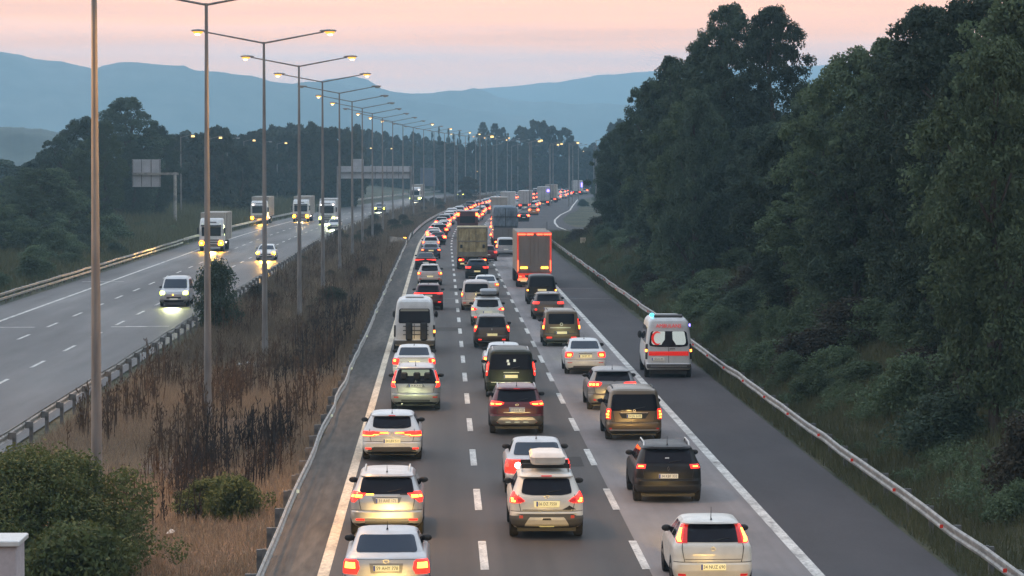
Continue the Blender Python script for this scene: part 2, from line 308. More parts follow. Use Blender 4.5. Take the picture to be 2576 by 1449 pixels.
for _n in ('paint_black', 'paint_dark_green'):
    _b = MATS[_n].node_tree.nodes['Principled BSDF']; _b.inputs['Coat Weight'].default_value = 0.12; _b.inputs['Specular IOR Level'].default_value = 0.22

# ------------------------------------------------------------------ ground, roads, markings
def gz(off, Y):
    w = smooth((Y - 330) / 60)
    if off > 12.4:
        e0 = lerp(12.9, 40.0, w) if Y > 330 else 12.9
        t = max(0, off - e0)
        return -0.06 + min(9.0, t * 0.42 - max(0, t - 12) * 0.22) * (1 - 0.5 * smooth((Y - 400) / 300)) if t < 45 else gz(e0 + 44.9, Y)
    if -13.2 < off < -4.2:
        t = (off + 8.7) / 4.5
        return -0.06 - 0.45 * (1 - t * t)
    if off < -29.2:
        t = min(60, -29.2 - off)
        return -0.06 + t * 0.10
    return -0.06
offs = [-6000, -4000, -1800, -800, -400, -200, -120, -90, -70, -58, -48, -41, -36, -32, -29.5, -28.9, -20, -14.2, -13.2, -12, -10.5, -8.7, -7, -5.5, -4.2, -3.4,
        0, 6, 11.2, 12.4, 12.9, 14, 15.5, 17.5, 20, 23, 26, 30, 35, 41, 48, 56, 70, 100, 180, 350, 800, 1800, 4000, 6000]
Ys = list(range(-40, 420, 6)) + list(range(420, 1000, 20)) + [1000, 1100, 1250, 1500, 2000, 3000, 4500, 6000, 7250]
rows = []
for Y in Ys:
    rows.append([(o + shift(Y), Y, gz(o, Y) if Y < 2500 else -0.1) for o in offs])
obj('ground', MB().grid(rows).mesh('ground', 40), M_ground, kind='structure')

def ys_between(y0, y1):
    out = [y0]; y = y0
    while y < y1 - 1e-6:
        y = min(y1, y + (25 if y < 318 else 10)); out.append(y)
    return out
def strip(name, o0, o1, y0, y1, z, m, parent=None, **tags):
    mb = MB(); mb.grid([[(o0 + shift(Y), Y, z), (o1 + shift(Y), Y, z)] for Y in ys_between(y0, y1)])
    return obj(name, mb.mesh(name), m, parent, **tags)
YEND = 1150
road = strip('road', -4.0, 8.9, -30, YEND, 0.0, M_road, kind='structure')
road_b = strip('road_shoulder', 8.4, 11.45, -30, YEND, 0.004, M_shoulder, kind='structure')
strip('road_right_lane', 4.66, 8.35, -30, YEND, 0.006, M_lane3, kind='structure')
strip('road_dusty_edge', -4.0, -2.75, -30, YEND, 0.005, M_dust, kind='structure')
road_o = strip('opposite_road', -28.3, -13.9, -30, YEND, 0.0, M_road2, kind='structure')
# widened apron on the right where a ramp joins
apr = [(352, 11.4, 11.5), (372, 11.4, 30), (392, 11.4, 31), (430, 11.4, 17.6), (460, 11.4, 16.6), (490, 11.4, 16.4), (540, 11.4, 17.6), (580, 11.4, 19.2), (640, 11.4, 19), (760, 11.4, 17), (YEND, 11.4, 16)]
mb = MB(); mb.grid([[(a + shift(Y), Y, 0.002), (b + shift(Y), Y, 0.002)] for Y, a, b in apr])
obj('ramp_apron', mb.mesh('ramp_apron'), M_shoulder, kind='structure')
strip('median_verge', -13.1, -4.1, -30, 40, -0.058, M_soil, kind='structure')
rows = []
for Y in ys_between(-30, 900):
    rows.append([(o + shift(Y), Y, gz(o, Y) + 0.03) for o in (-13.2, -12, -10.5, -8.7, -7, -5.5, -4.2)])
mb = MB(); mb.grid(rows); obj('median_ground', mb.mesh('median_ground', 60), M_soil, kind='structure')
bpy.data.objects.remove(bpy.data.objects['median_verge'])

def line_strip(name, off, w, y0, y1, m, parent, z=0.012):
    return strip(name, off - w / 2, off + w / 2, y0, y1, z, m, parent)
line_strip('edge_line', -2.66, 0.26, -30, YEND, M_liney, road)
line_strip('edge_line', 8.36, 0.27, -30, 372, M_line, road)
line_strip('edge_line', 8.42, 0.2, 600, YEND, M_line, road)
line_strip('edge_line', -25.55, 0.24, -30, 520, M_line, road_o)
line_strip('edge_line', -14.75, 0.22, -30, YEND, M_liney, road_o)
me_dash = {}
def dashes(offx, period, length, phase, w, parent, y1):
    key = (length, w)
    if key not in me_dash: me_dash[key] = MB().add([(-w / 2, 0, 0), (w / 2, 0, 0), (w / 2, length, 0), (-w / 2, length, 0)], [(0, 1, 2, 3)]).mesh('lane_dash')
    k = 0
    while True:
        Y = phase + k * period; k += 1
        if Y > y1: break
        if Y < 40: continue
        o = obj('lane_dash', me_dash[key], M_line, parent, (offx + shift(Y + length / 2), Y, 0.011)); o.rotation_euler[2] = heading(Y + length / 2)
        o.location.x = offx + shift(Y) 
PER = 11.85
dashes(0.95, PER, 5.2, 68.7, 0.19, road, 640)
dashes(4.60, PER, 5.2, 68.7, 0.19, road, 640)
dashes(-18.4, PER, 4.6, 66.0, 0.17, road_o, 560)
dashes(-22.0, PER, 4.6, 64.0, 0.17, road_o, 560)
# curved white edge line of the joining ramp
pts = [(372, 17.4), (378, 17.0), (389, 16.5), (410, 15.9), (432, 15.1), (460, 15.0), (485, 15.2), (530, 16.2), (580, 17.7), (640, 17.5), (760, 15.4)]
mb = MB(); mb.grid([[(o - 0.14 + shift(Y), Y, 0.013), (o + 0.14 + shift(Y), Y, 0.013)] for Y, o in pts])
obj('ramp_edge_line', mb.mesh('ramp_edge_line'), M_line, bpy.data.objects['ramp_apron'])
# road-patch cracks: thin transverse repair strips across the opposite lanes
for (xi, yi, ln) in ((260, 708, 1.6), (460, 704, 1.2), (325, 822, 1.0), (370, 821, 1.2), (15, 823, 1.6), (905, 770, 0.5)):
    X, Y = at(xi, yi)
    if X < -14: obj('repair_strip', MB().add([(-ln, 0, 0), (ln, 0.1, 0), (ln, 0.5, 0), (-ln, 0.35, 0)], [(0, 1, 2, 3)]).mesh('repair_strip'), M_line, road_o, (X, Y, 0.009))

# darker repair patches and expansion joints in the asphalt
M_patch = noise_mat('asphalt_patch', [(0.042, 0.034, 0.029), (0.052, 0.043, 0.037)], 1.5, rough=0.85, second=(20, (1, 1, 1), 0.2))
for (ox, Y, w, l, par, z) in ((0.2, 166, 0.9, 4.0, road, 0.0035), (3.3, 140, 0.5, 6.0, road, 0.0035), (-1.9, 104, 0.45, 5.0, road, 0.0035), (3.9, 92, 0.4, 3.2, road, 0.0035), (1.5, 218, 1.0, 5.0, road, 0.0035)):
    obj('repair_patch', MB().add([(-w, 0, 0), (w * 0.95, 0.15, 0), (w, l, 0), (-w * 0.97, l - 0.1, 0)], [(0, 1, 2, 3)]).mesh('repair_patch'), M_patch, par, (ox, Y, z))
for Y, w0, w1, par, z in ((206, -2.5, 4.5, road, 0.0036), (205.5, 8.6, 11.3, road_b, 0.0078), (188, 4.75, 8.2, road, 0.0088), (223, 1.2, 8.2, road, 0.0088), (222, 8.6, 11.3, road_b, 0.0078)):
    obj('expansion_joint', MB().add([(w0, 0, 0), (w1, 0.05, 0), (w1, 0.42, 0), (w0, 0.36, 0)], [(0, 1, 2, 3)]).mesh('expansion_joint'), M_lane3, par, (0, Y, z))

# ------------------------------------------------------------------ guard rails
def wbeam(L, z, wob=0.0):
    prof = [(0.0, 0.155), (0.045, 0.12), (0.05, 0.07), (0.005, 0.03), (0.005, -0.03), (0.05, -0.07), (0.045, -0.12), (0.0, -0.155)]
    return prof
PROF = wbeam(4, 0)
def rail_piece(L, side):
    """W-beam panel of length L along +Y; side=+1 bulges towards +X"""
    rows = []
    for y in (0.0, L * 0.5, L + 0.06):
        rows.append([(side * px, y, pz) for px, pz in PROF] + [(side * (px - 0.006), y, pz) for px, pz in reversed(PROF)])
    n = len(rows[0]); mb = MB(); mb.grid(rows)
    for i in range(2): mb.f.append((i * n + n - 1, i * n, i * n + n, i * n + 2 * n - 1))
    return mb.mesh('rail_panel', 30)
def guard_rail(label, off, side, y0, ysplit, y1, ztop, name='guard_rail', posts_to=330, refl=None, refl_step=4, wob=0.0, group=None, tilt=0.0):
    t = thing(name, label, 'guard rail', (off, y0, 0))
    r2 = random.Random(hash(label) % 1000 if False else int(abs(off) * 10))
    me = rail_piece(4.0, side)
    pm = MB().box(-0.06, 0.06, -0.055, 0.055, -0.8, ztop - 0.06).mesh('post')
    bm = MB().box(-0.07, 0.07, -0.05, 0.05, -0.11, 0.11).mesh('spacer')
    rm = MB().add([(-0.04, -0.012, -0.042), (0.04, -0.012, -0.042), (0.04, -0.012, 0.042), (-0.04, -0.012, 0.042), (-0.04, 0.012, -0.042), (0.04, 0.012, -0.042), (0.04, 0.012, 0.042), (-0.04, 0.012, 0.042)],
                  [(0, 1, 2, 3), (7, 6, 5, 4), (0, 4, 5, 1), (1, 5, 6, 2), (2, 6, 7, 3), (3, 7, 4, 0)]).mesh('reflector')
    Y = y0; px = 0.0; pz = 0.0; k = 0
    while Y < ysplit - 0.1:
        nx = r2.uniform(-wob, wob); nz = r2.uniform(-wob, wob) * 0.4
        o = obj('rail_panel', me, M_steel, t, (px, Y - y0, ztop - 0.155 + pz)); o.rotation_euler = (math.atan2(nz - pz, 4), 0, -math.atan2(nx - px, 4))
        obj('post', pm, M_post, t, (px - side * 0.21, Y - y0 + 0.3, 0))
        obj('spacer', bm, M_post, t, (px - side * 0.085, Y - y0 + 0.3, ztop - 0.155 + pz))
        if refl and k % refl_step == 0:
            obj('reflector', rm, refl, t, (px + side * 0.075, Y - y0 + 1.0, ztop - 0.155 + pz))
        px, pz = nx, nz; Y += 4; k += 1
    if y1 > ysplit:
        rows = []
        for Yq in ys_between(ysplit, y1):
            rows.append([(side * a + shift(Yq), Yq - y0, b + ztop - 0.155) for a, b in PROF] + [(side * (a - 0.01) + shift(Yq), Yq - y0, b + ztop - 0.155) for a, b in reversed(PROF)])
        mb = MB(); mb.grid(rows); obj('long_rail', mb.mesh('long_rail', 30), M_steel, t)
        Yq = ysplit
        while Yq < min(y1, posts_to):
            obj('post', pm, M_post, t, (shift(Yq) - side * 0.21, Yq - y0, 0)); Yq += 8
    return t
gr_r = guard_rail('steel guard rail with red reflectors along the right shoulder below the wooded slope', 11.9, -1, 55, 295, 338, 0.74, refl=M_refl, refl_step=2, wob=0.05)
gr_m = guard_rail('wavy steel guard rail beside the left lane at the dry median', -3.85, 1, 55, 331, 331, 0.72, refl=M_reflw, refl_step=6, wob=0.05)
gr_m2 = guard_rail('far curving guard rail along the left edge of the jammed lanes', -3.75, 1, 338, 366, 820, 0.78, posts_to=560)
fl = MB()
fl.grid([[(-0.02 - 0.9 * t * t * 2.2, 7 * t, 0.40 - 0.05 * t), (0.03 - 0.9 * t * t * 2.2, 7 * t, 0.56), (-0.02 - 0.9 * t * t * 2.2, 7 * t, 0.86 + 0.12 * t)] for t in [i / 6 for i in range(7)]])
obj('flared_end', fl.mesh('flared_end', 40), M_steel, gr_m, (0, 331 - 55, 0))
obj('reflector', MB().bbox(-0.16, 0.16, -0.03, 0.03, 0.35, 0.9, 0.02).mesh('reflector'), M_turn, gr_m2, (-0.4, -1, 0))
gr_o = guard_rail('dark guard rail on posts between the dry median and the opposite lanes', -13.7, -1, 60, 332, 900, 0.75, wob=0.03, posts_to=500)
gr_f = guard_rail('pale double-wave guard rail at the wooded far edge of the opposite road', -28.6, 1, 150, 338, 540, 0.78, wob=0.06, posts_to=500)
me_low = rail_piece(4.0, 1)
for ch in gr_f.children:
    if ch.name.startswith('rail_panel'): ch.scale[2] = 0.55
for k in range(47): obj('rail_panel', me_low, M_steel, gr_f, (0, k * 4, 0.30)).scale[2] = 0.55

# far ramp rail on the left, beyond the cantilever sign
t = thing('guard_rail', 'short pale guard rail on the grassy ramp by the sign post', 'guard rail', (0, 0, 0))
pA, pB = at(382, 571, 0.7), at(505, 557, 0.7)
rows = []
for i in range(12):
    q = i / 11; X, Y = lerp(pA[0], pB[0], q), lerp(pA[1], pB[1], q)
    rows.append([(X + a, Y, b + 0.62) for a, b in PROF] + [(X + a - 0.01, Y, b + 0.62) for a, b in reversed(PROF)])
    obj('post', MB().box(-0.06, 0.06, -0.06, 0.06, 0, 0.6).mesh('post'), M_post, t, (X - 0.2, Y, 0))
mb = MB(); mb.grid(rows); obj('long_rail', mb.mesh('long_rail', 30), M_steel, t)
# far rail of the opposite road round the bend
t = thing('guard_rail', 'thin far guard rail round the bend of the opposite road', 'guard rail', (0, 0, 0))
rows = []
for Y in range(540, 1100, 14):
    o = -31.5
    rows.append([(o + shift(Y) + a, Y, b * 1.3 + 0.75) for a, b in PROF] + [(o + shift(Y) + a - 0.01, Y, b * 1.3 + 0.75) for a, b in reversed(PROF)])
mb = MB(); mb.grid(rows); obj('long_rail', mb.mesh('long_rail', 30), M_steel, t)

# ------------------------------------------------------------------ street lamps on the median
LH, LSP = 15.62, 36.9
pole_mb = MB()
zs = [-0.6, 0.0, 2.5, 8, LH]; rs = [0.15, 0.15, 0.14, 0.105, 0.06]
for i in range(4): pole_mb.tube((0, 0, zs[i]), (0, 0, zs[i + 1]), rs[i], rs[i + 1], 12, cap=i in (0, 3))
pole_mb.tube((0, 0, -0.1), (0, 0, 1.3), 0.165, 0.155, 12)
me_pole = pole_mb.mesh('pole', 40)
me_arm = MB().tube((0, 0, LH - 0.06), (2.95, 0, LH + 0.50), 0.045, 0.035, 8).mesh('arm', 40)
hd = MB()
rows = []
for x, w, h in ((2.75, 0.04, 0.04), (2.95, 0.10, 0.07), (3.25, 0.14, 0.09), (3.5, 0.11, 0.07), (3.58, 0.03, 0.03)):
    rows.append([(x, w * math.cos(a), LH + 0.54 + h * math.sin(a) * (1 if math.sin(a) > 0 else 0.5)) for a in [2 * math.pi * k / 8 for k in range(9)]])
hd.grid(rows); me_head = hd.mesh('lamp_head', 50)
lg = MB(); rows = []
for x, w in ((3.0, 0.04), (3.08, 0.09), (3.25, 0.115), (3.42, 0.09), (3.5, 0.03)):
    rows.append([(x, w * math.cos(a), LH + 0.51 - 1.15 * w * math.sin(a)) for a in [math.pi * k / 6 for k in range(7)]])
lg.grid(rows); me_lens = lg.mesh('lamp_glass', 50)
bb = MB(); rows = []
for t_ in range(7):
    a_ = math.pi * t_ / 6; rows.append([(3.27 - 0.13 * math.cos(a_), 0.075 * math.sin(a_) * math.cos(k_), LH + 0.37 + 0.065 * math.sin(a_) * math.sin(k_)) for k_ in [2 * math.pi * j / 8 for j in range(9)]])
bb.grid(rows); me_bulb = bb.mesh('bulb', 60)
def mirror_x(me, name):
    m2 = me.copy(); m2.name = name
    for v in m2.vertices: v.co.x = -v.co.x
    m2.flip_normals(); return m2
me_armL, me_headL, me_lensL, me_bulbL = mirror_x(me_arm, 'arm'), mirror_x(me_head, 'lamp_head'), mirror_x(me_lens, 'lamp_glass'), mirror_x(me_bulb, 'bulb')
#        left lit, right lit
LIT = {1: (1, 1), 2: (1, 1), 3: (1, 1), 4: (1, 1), 5: (1, 1), 6: (0, 0), 7: (1, 0), 8: (1, 0), 9: (0, 0), 10: (1, 0), 11: (1, 0), 12: (1, 0), 13: (0, 1), 14: (0, 0), 15: (0, 1), 16: (0, 0)}
ORD = ['nearest, its top cut off by the picture', 'second from the front, arms at the picture top', 'third from the front with the brightest orange lamp', 'fourth from the front, both lamps lit',
       'fifth from the front', 'sixth from the front, both lamps dark', 'seventh from the front', 'eighth from the front']
for n in range(1, 27):
    Y = (n + 1.11) * LSP; X = -8.8 + shift(Y)
    if n <= 8: lab = 'tall two-armed street lamp on the median, ' + ORD[n - 1]; grp = 'two-armed street lamps along the median'
    else: lab = 'distant two-armed street lamp in the receding median row'; grp = 'distant two-armed street lamps'
    t = thing('street_lamp', lab, 'street lamp', (X, Y, gz(-8.8, Y)), heading(Y), grp)
    obj('pole', me_pole, M_pole, t)
    l, r_ = LIT.get(n, (rnd.random() < 0.5, rnd.random() < 0.35))
    for sgn, am, hm, lm, on in ((-1, me_armL, me_headL, me_lensL, l), (1, me_arm, me_head, me_lens, r_)):
        obj('arm', am, M_pole, t); h = obj('lamp_head', hm, M_pole, t)
        obj('lamp_glass', lm, M_lampon if on else M_lampoff, h)
        if on: obj('bulb', me_bulbL if sgn < 0 else me_bulb, M_bulb, h)
def lamp_light(name, X, Y, Z, P, col, parent=None):
    d = bpy.data.lights.new(name, 'SPOT'); d.energy = P; d.color = col; d.spot_size = R(118); d.spot_blend = 0.8; d.shadow_soft_size = 0.25
    o = bpy.data.objects.new(name, d); COL.objects.link(o); o.location = (X, Y, Z); return o
lamp_light('sodium_light', -5.6, 2.11 * LSP, 15.4, 5500, (1, 0.50, 0.16))
lamp_light('sodium_light', -12.0, 2.11 * LSP, 15.4, 5000, (1, 0.50, 0.16))
lamp_light('sodium_light', -5.6, 3.11 * LSP, 15.4, 5000, (1, 0.52, 0.18))

# single-arm lamps along the far outer edge, and beyond the bend
spole = MB().tube((0, 0, -0.5), (0, 0, 13.0), 0.13, 0.06, 8).mesh('pole', 40)
sarm = MB().tube((0, 0, 12.9), (1.6, 0, 13.3), 0.045, 0.035, 6).mesh('arm', 40)
shead = MB().bbox(1.5, 2.15, -0.14, 0.14, 13.22, 13.38, 0.04).mesh('lamp_head', 40)
slens = MB().bbox(1.6, 2.1, -0.11, 0.11, 13.13, 13.215, 0.03).mesh('lamp_glass', 40)
slensb = MB().tube((1.85, 0, 12.95), (1.85, 0, 13.215), 0.28, 0.22, 10).mesh('lamp_glass', 40)
FAR = [(200, 331, 0), (375, 338, 0), (487, 341, 1), (556, 345, 1), (600, 348, 0), (640, 352, 1), (681, 357, 0), (720, 359, 1), (877, 368, 1), (933, 372, 1), (985, 373, 1), (1026, 376, 1),
       (1170, 380, 1), (1208, 378, 0), (1237, 342, 2), (1356, 354, 1), (1361, 352, 1), (1403, 363, 2), (1412, 361, 2), (1453, 358, 1), (1467, 380, 2), (1500, 384, 1), (1525, 350, 0), (1200, 430, 1)]
for k, (x, y, on) in enumerate(FAR):
    hh = 4.0 if y > 335 else 4.3
    Z = FPX * hh / max(22, (HY - y)) if y < 400 else 900
    Z = min(Z, 1050); X = (x - VX) / FPX * Z
    t = thing('street_lamp', 'small distant single-arm street lamp against the dark wood' + (', lit' if on else ', unlit'), 'street lamp', (X - 1.8, Z, (HY - y) / FPX * Z + CAM_H - 13.2), 0,
              'distant single-arm street lamps, ' + ('lit' if on else 'unlit'))
    obj('pole', spole, M_pole, t); obj('arm', sarm, M_pole, t); h = obj('lamp_head', shead, M_pole, t)
    obj('lamp_glass', slensb if on else slens, M_lampwh if on else M_lampoff, h)
# bare poles standing in the bend
for k, x in enumerate((1120, 1150, 1240, 1287, 1333, 1384, 1433, 1441, 1455, 1494)):
    Z = 640 + 30 * (k % 5); X = (x - VX) / FPX * Z
    t = thing('lamp_pole', 'thin grey lamp pole standing by the bend before the far wood', 'lamp pole', (X, Z, 0), heading(Z), 'lamp poles in the bend')
    obj('pole', spole, M_pole, t); obj('arm', sarm, M_pole, t); obj('lamp_head', shead, M_pole, t)

# ------------------------------------------------------------------ signs
M_signback = noise_mat('sign_back_alloy', [(0.38, 0.39, 0.41), (0.50, 0.50, 0.52)], 0.6, rough=0.5)
M_signblue = noise_mat('sign_back_bluish', [(0.10, 0.12, 0.16), (0.14, 0.16, 0.21)], 0.5, rough=0.6)
def sign_panel(t, x0, x1, z0, z1, n, m=M_signback):
    w = (x1 - x0) / n
    for i in range(n):
        obj('panel', MB().bbox(x0 + i * w + 0.01, x0 + (i + 1) * w - 0.01, -0.03, 0.03, z0, z1, 0.01).mesh('panel'), m, t)
    for i in range(n + 1):
        x = min(x1 - 0.1, max(x0 + 0.1, x0 + i * w))
        obj('stiffener', MB().box(x - 0.05, x + 0.05, -0.13, -0.032, z0 + 0.05, z1 - 0.05).mesh('stiffener'), M_post, t)
Z = 600; ppm = FPX / Z
sx = lambda x: (x - VX) / ppm
sz = lambda y: CAM_H + (HY - y) / ppm
t = thing('sign_gantry', 'overhead sign gantry over the opposite road, seen from its grey back', 'sign gantry', (0, Z, 0))
sign_panel(t, sx(857), sx(1032), sz(449), sz(418), 6); 
t2 = t
for (x0, x1, z0, z1) in ((sx(884), sx(915), sz(418), sz(400)),):
    obj('panel', MB().bbox(x0, x1, 0.0, 0.06, z0 + 0.02, z1, 0.01).mesh('panel'), M_signback, t2)
obj('beam', MB().box(sx(848), sx(1036), -0.45, -0.15, sz(436), sz(432)).mesh('beam'), M_post, t)
for x in (850, 1034): obj('post', MB().tube((sx(x), 0.2, -0.3), (sx(x), 0.2, sz(418)), 0.22, 0.18, 10).mesh('post', 40), M_pole, t)
Z = 409; ppm = FPX / Z
t = thing('road_sign', 'grey back of a large cantilever road sign at the left wood edge', 'road sign', (0, Z, 0))
sign_panel(t, sx(335), sx(407), sz(470), sz(401), 3)
obj('arm', MB().box(sx(338), sx(452), -0.34, -0.14, sz(440), sz(434)).mesh('arm'), M_steel, t)
obj('post', MB().tube((sx(443), -0.24, -0.5), (sx(443), -0.24, sz(433)), 0.24, 0.2, 12).mesh('post', 40), M_steel, t)
Z = 800; ppm = FPX / Z
t = thing('road_sign', 'dull bluish road sign standing behind the median at the bend', 'road sign', (0, Z, 0))
sign_panel(t, sx(1057), sx(1096), sz(468), sz(422), 2, M_signblue)
for x in (1062, 1092): obj('post', MB().tube((sx(x), 0.25, -0.3), (sx(x), 0.25, sz(425)), 0.15, 0.15, 8).mesh('post', 40), M_post, t)
X, Y = at(1467, 637)
t = thing('marker_board', 'small cream marker board standing on the right verge', 'marker board', (X, Y, gz(X, Y)))
obj('board', MB().bbox(-0.28, 0.28, -0.03, 0.03, 0.55, 1.1, 0.01).mesh('board'), M_liney, t)
obj('post', MB().box(-0.04, 0.04, 0.031, 0.1, -0.4, 1.0).mesh('post'), M_post, t)

# ------------------------------------------------------------------ mountains
def ridge(name, pts, Z, depth, seed, base=-5):
    """a mountain range: crest line read off the photograph, flanks falling away in front and behind"""
    xs = np.array([p[0] for p in pts], float); ys = np.array([p[1] for p in pts], float)
    xi = np.linspace(xs[0], xs[-1], 260); yi = np.interp(xi, xs, ys)
    rg = np.random.RandomState(seed)
    jit = np.convolve(rg.randn(len(xi) + 12), np.ones(5) / 5, 'same')[6:-6] * 2.0
    X = (xi - VX) / FPX * Z; H = CAM_H + (HY - yi + jit) / FPX * Z
    rows = []
    for q in np.linspace(-1, 1, 25):
        k = math.exp(-(q * 1.9) ** 2)
        sp = np.interp(np.arange(len(xi)), np.arange(0, len(xi) + 13, 13), rg.randn(len(np.arange(0, len(xi) + 13, 13)))) * (1 - k) * 0.22
        rows.append([(float(x * (1 + q * depth / Z)), Z + q * depth, float(max(base, base + (h - base) * k * (1 + s_)))) for x, h, s_ in zip(X, H, sp)])
    mb = MB(); mb.grid(rows); return obj(name, mb.mesh(name, 80), M_hill, kind='structure')
ridge('mountain', [(-900, 150), (-500, 100), (-200, 118), (0, 130), (60, 140), (90, 150), (160, 155), (200, 166), (245, 176), (262, 166), (300, 158), (340, 158), (400, 163), (440, 166), (470, 166), (490, 178), (560, 182),
                   (620, 190), (700, 207), (735, 211), (760, 207), (830, 208), (900, 225), (1000, 245), (1200, 280), (1400, 300)], 4700, 600, 3)
ridge('mountain', [(600, 280), (760, 215), (830, 200), (890, 194), (925, 200), (960, 225), (1000, 233), (1060, 236), (1130, 230), (1165, 228), (1190, 221), (1215, 226), (1250, 244), (1300, 255), (1400, 256), (1480, 262),
                   (1600, 264), (1750, 275), (2000, 300), (2400, 310)], 5200, 500, 5)
ridge('mountain', [(1000, 250), (1230, 222), (1400, 206), (1500, 191), (1640, 180), (1800, 172), (2040, 165), (2200, 160), (2576, 165), (3400, 150)], 7100, 400, 8)
ridge('hill', [(-800, 330), (-300, 315), (0, 319), (60, 320), (110, 326), (180, 335), (260, 350), (330, 380), (420, 405)], 1500, 220, 11)

# ------------------------------------------------------------------ trees and shrubs
def leaves_mesh(name, centers, radii, per, leaf, seed, flat=0.8):
    rg = np.random.RandomState(seed); P = []
    for c, r in zip(centers, radii):
        n = int(per * rg.uniform(0.7, 1.3))
        d = rg.randn(n, 3); d /= np.linalg.norm(d, axis=1)[:, None]
        rad = r * rg.rand(n) ** 0.42
        p = np.array(c) + d * rad[:, None] * np.array([1, 1, flat])
        nrm = d * 0.7 + rg.randn(n, 3) * 0.8 + np.array([0, 0, 0.5]); nrm /= np.linalg.norm(nrm, axis=1)[:, None]
        a = np.cross(nrm, rg.randn(n, 3)); a /= np.linalg.norm(a, axis=1)[:, None]; b = np.cross(nrm, a)
        s = leaf * rg.uniform(0.6, 1.35, n)[:, None]
        P.append(np.stack([p - a * s, p + b * s * 0.55, p + a * s, p - b * s * 0.55], 1))
    V = np.concatenate(P).reshape(-1, 3); n = len(V) // 4
    me = bpy.data.meshes.new(name)
    me.vertices.add(len(V)); me.vertices.foreach_set('co', V.astype(np.float32).ravel())
    me.loops.add(len(V)); me.loops.foreach_set('vertex_index', np.arange(len(V), dtype=np.int32))
    me.polygons.add(n); me.polygons.foreach_set('loop_start', np.arange(0, len(V), 4, dtype=np.int32))
    me.update(calc_edges=True); me.validate(); return me
def tree_proto(seed, ncl, per, leaf, Rr=3.1, z0=1.4, airy=0.0, crad=0.85, peak=0.45):
    """unit tree 10 m tall: (trunk mesh, crown mesh)"""
    rg = np.random.RandomState(seed); cs, rs = [], []
    lob = [(rg.uniform(0, 6.28), rg.uniform(0.2, 0.85), rg.uniform(0.5, 1.0)) for _ in range(7)]
    for i in range(ncl):
        t = rg.rand() ** 0.85
        prof = (math.sin(math.pi * min(1, (t * 0.93 + 0.05)) ** (math.log(0.5) / math.log(peak)))) ** 0.65
        a = rg.uniform(0, 6.28)
        bul = 1 + sum(0.28 * w * math.exp(-((t - tz) * 4) ** 2) * math.cos(a - aa) for aa, tz, w in lob)
        rad = Rr * prof * bul * (rg.rand() ** (0.45 if rg.rand() > airy else 0.8)) * 0.95
        r = crad * rg.uniform(0.55, 1.25) * (1 - 0.35 * t)
        cs.append((rad * math.cos(a), rad * math.sin(a), z0 + (10 - z0 - 0.35) * t)); rs.append(r)
    crown = leaves_mesh('crown', cs, rs, per, leaf, seed + 1)
    mb = MB(); q = Vector((0, 0, -0.8)); rr = 0.26
    path = []
    for k in range(7):
        z = -0.8 + k * 1.5; p = Vector((rg.uniform(-.18, .18) * k * 0.4, rg.uniform(-.18, .18) * k * 0.4, z)); path.append((p, 0.26 * (1 - k / 7.5)))
    for (a, ra), (b, rb) in zip(path, path[1:]): mb.tube(a, b, ra, rb, 7, cap=False)
    for i in rg.choice(len(cs), 16, replace=False):
        c = Vector(cs[i]); k = min(5, max(1, int((c.z - 1.0) / 1.5))); p, r_ = path[k]
        mid = p.lerp(c, 0.5) + Vector((0, 0, 0.25)); mb.tube(p, mid, r_ * 0.5, r_ * 0.32, 5, cap=False); mb.tube(mid, c, r_ * 0.32, 0.02, 5, cap=False)
    return mb.mesh('trunk', 60), crown
def bush_proto(seed, ncl, per, leaf, Rr=1.3, H=1.8, crad=0.45):
    rg = np.random.RandomState(seed); cs, rs = [], []
    for i in range(ncl):
        t = rg.rand(); a = rg.uniform(0, 6.28); rad = Rr * math.sqrt(rg.rand()) * math.sqrt(max(0.05, 1 - t * t * 0.9)) * rg.uniform(0.7, 1.15)
        cs.append((rad * math.cos(a), rad * math.sin(a), 0.2 + t * (H - 0.35))); rs.append(crad * rg.uniform(0.6, 1.2))
    crown = leaves_mesh('crown', cs, rs, per, leaf, seed + 3)
    mb = MB()
    for i in range(9):
        c = Vector(cs[rg.randint(len(cs))]); mb.tube((rg.uniform(-.15, .15), rg.uniform(-.15, .15), -0.3), c, 0.035, 0.01, 5, cap=False)
    return mb.mesh('stems', 60), crown
TR = [tree_proto(11, 230, 230, 0.075, 3.0, 0.6, crad=0.6), tree_proto(23, 210, 240, 0.078, 3.4, 0.5, crad=0.66, peak=0.38), tree_proto(37, 220, 220, 0.072, 2.7, 0.8, crad=0.58, peak=0.55)]
TALL = tree_proto(51, 520, 130, 0.060, 3.2, 0.8, airy=0.5, crad=0.46, peak=0.45)
FT = [tree_proto(61, 75, 75, 0.26, 3.2, 0.6, crad=0.85), tree_proto(67, 75, 75, 0.26, 3.6, 0.5, crad=0.9, peak=0.55), tree_proto(71, 60, 70, 0.25, 2.4, 0.4, crad=0.7, peak=0.3)]
BU = [bush_proto(81, 70, 170, 0.055), bush_proto(87, 65, 180, 0.06, 1.5, 1.5), bush_proto(91, 70, 160, 0.052, 1.1, 2.2)]
NB = bush_proto(95, 300, 260, 0.034, 2.5, 2.4, 0.40)
def tree(name, label, proto, X, Y, zb, h, w, m, group=None, rz=None, leafname='crown', stem='trunk', cat='tree'):
    t = thing(name, label, cat, (X, Y, zb), rnd.uniform(0, 6.28) if rz is None else rz, group)
    o1 = obj(stem, proto[0], M_bark, t); o2 = obj(leafname, proto[1], m, t)
    t.scale = (w, w, h)
    return t
def top_y(poly, x): return float(np.interp(x, [p[0] for p in poly], [p[1] for p in poly]))
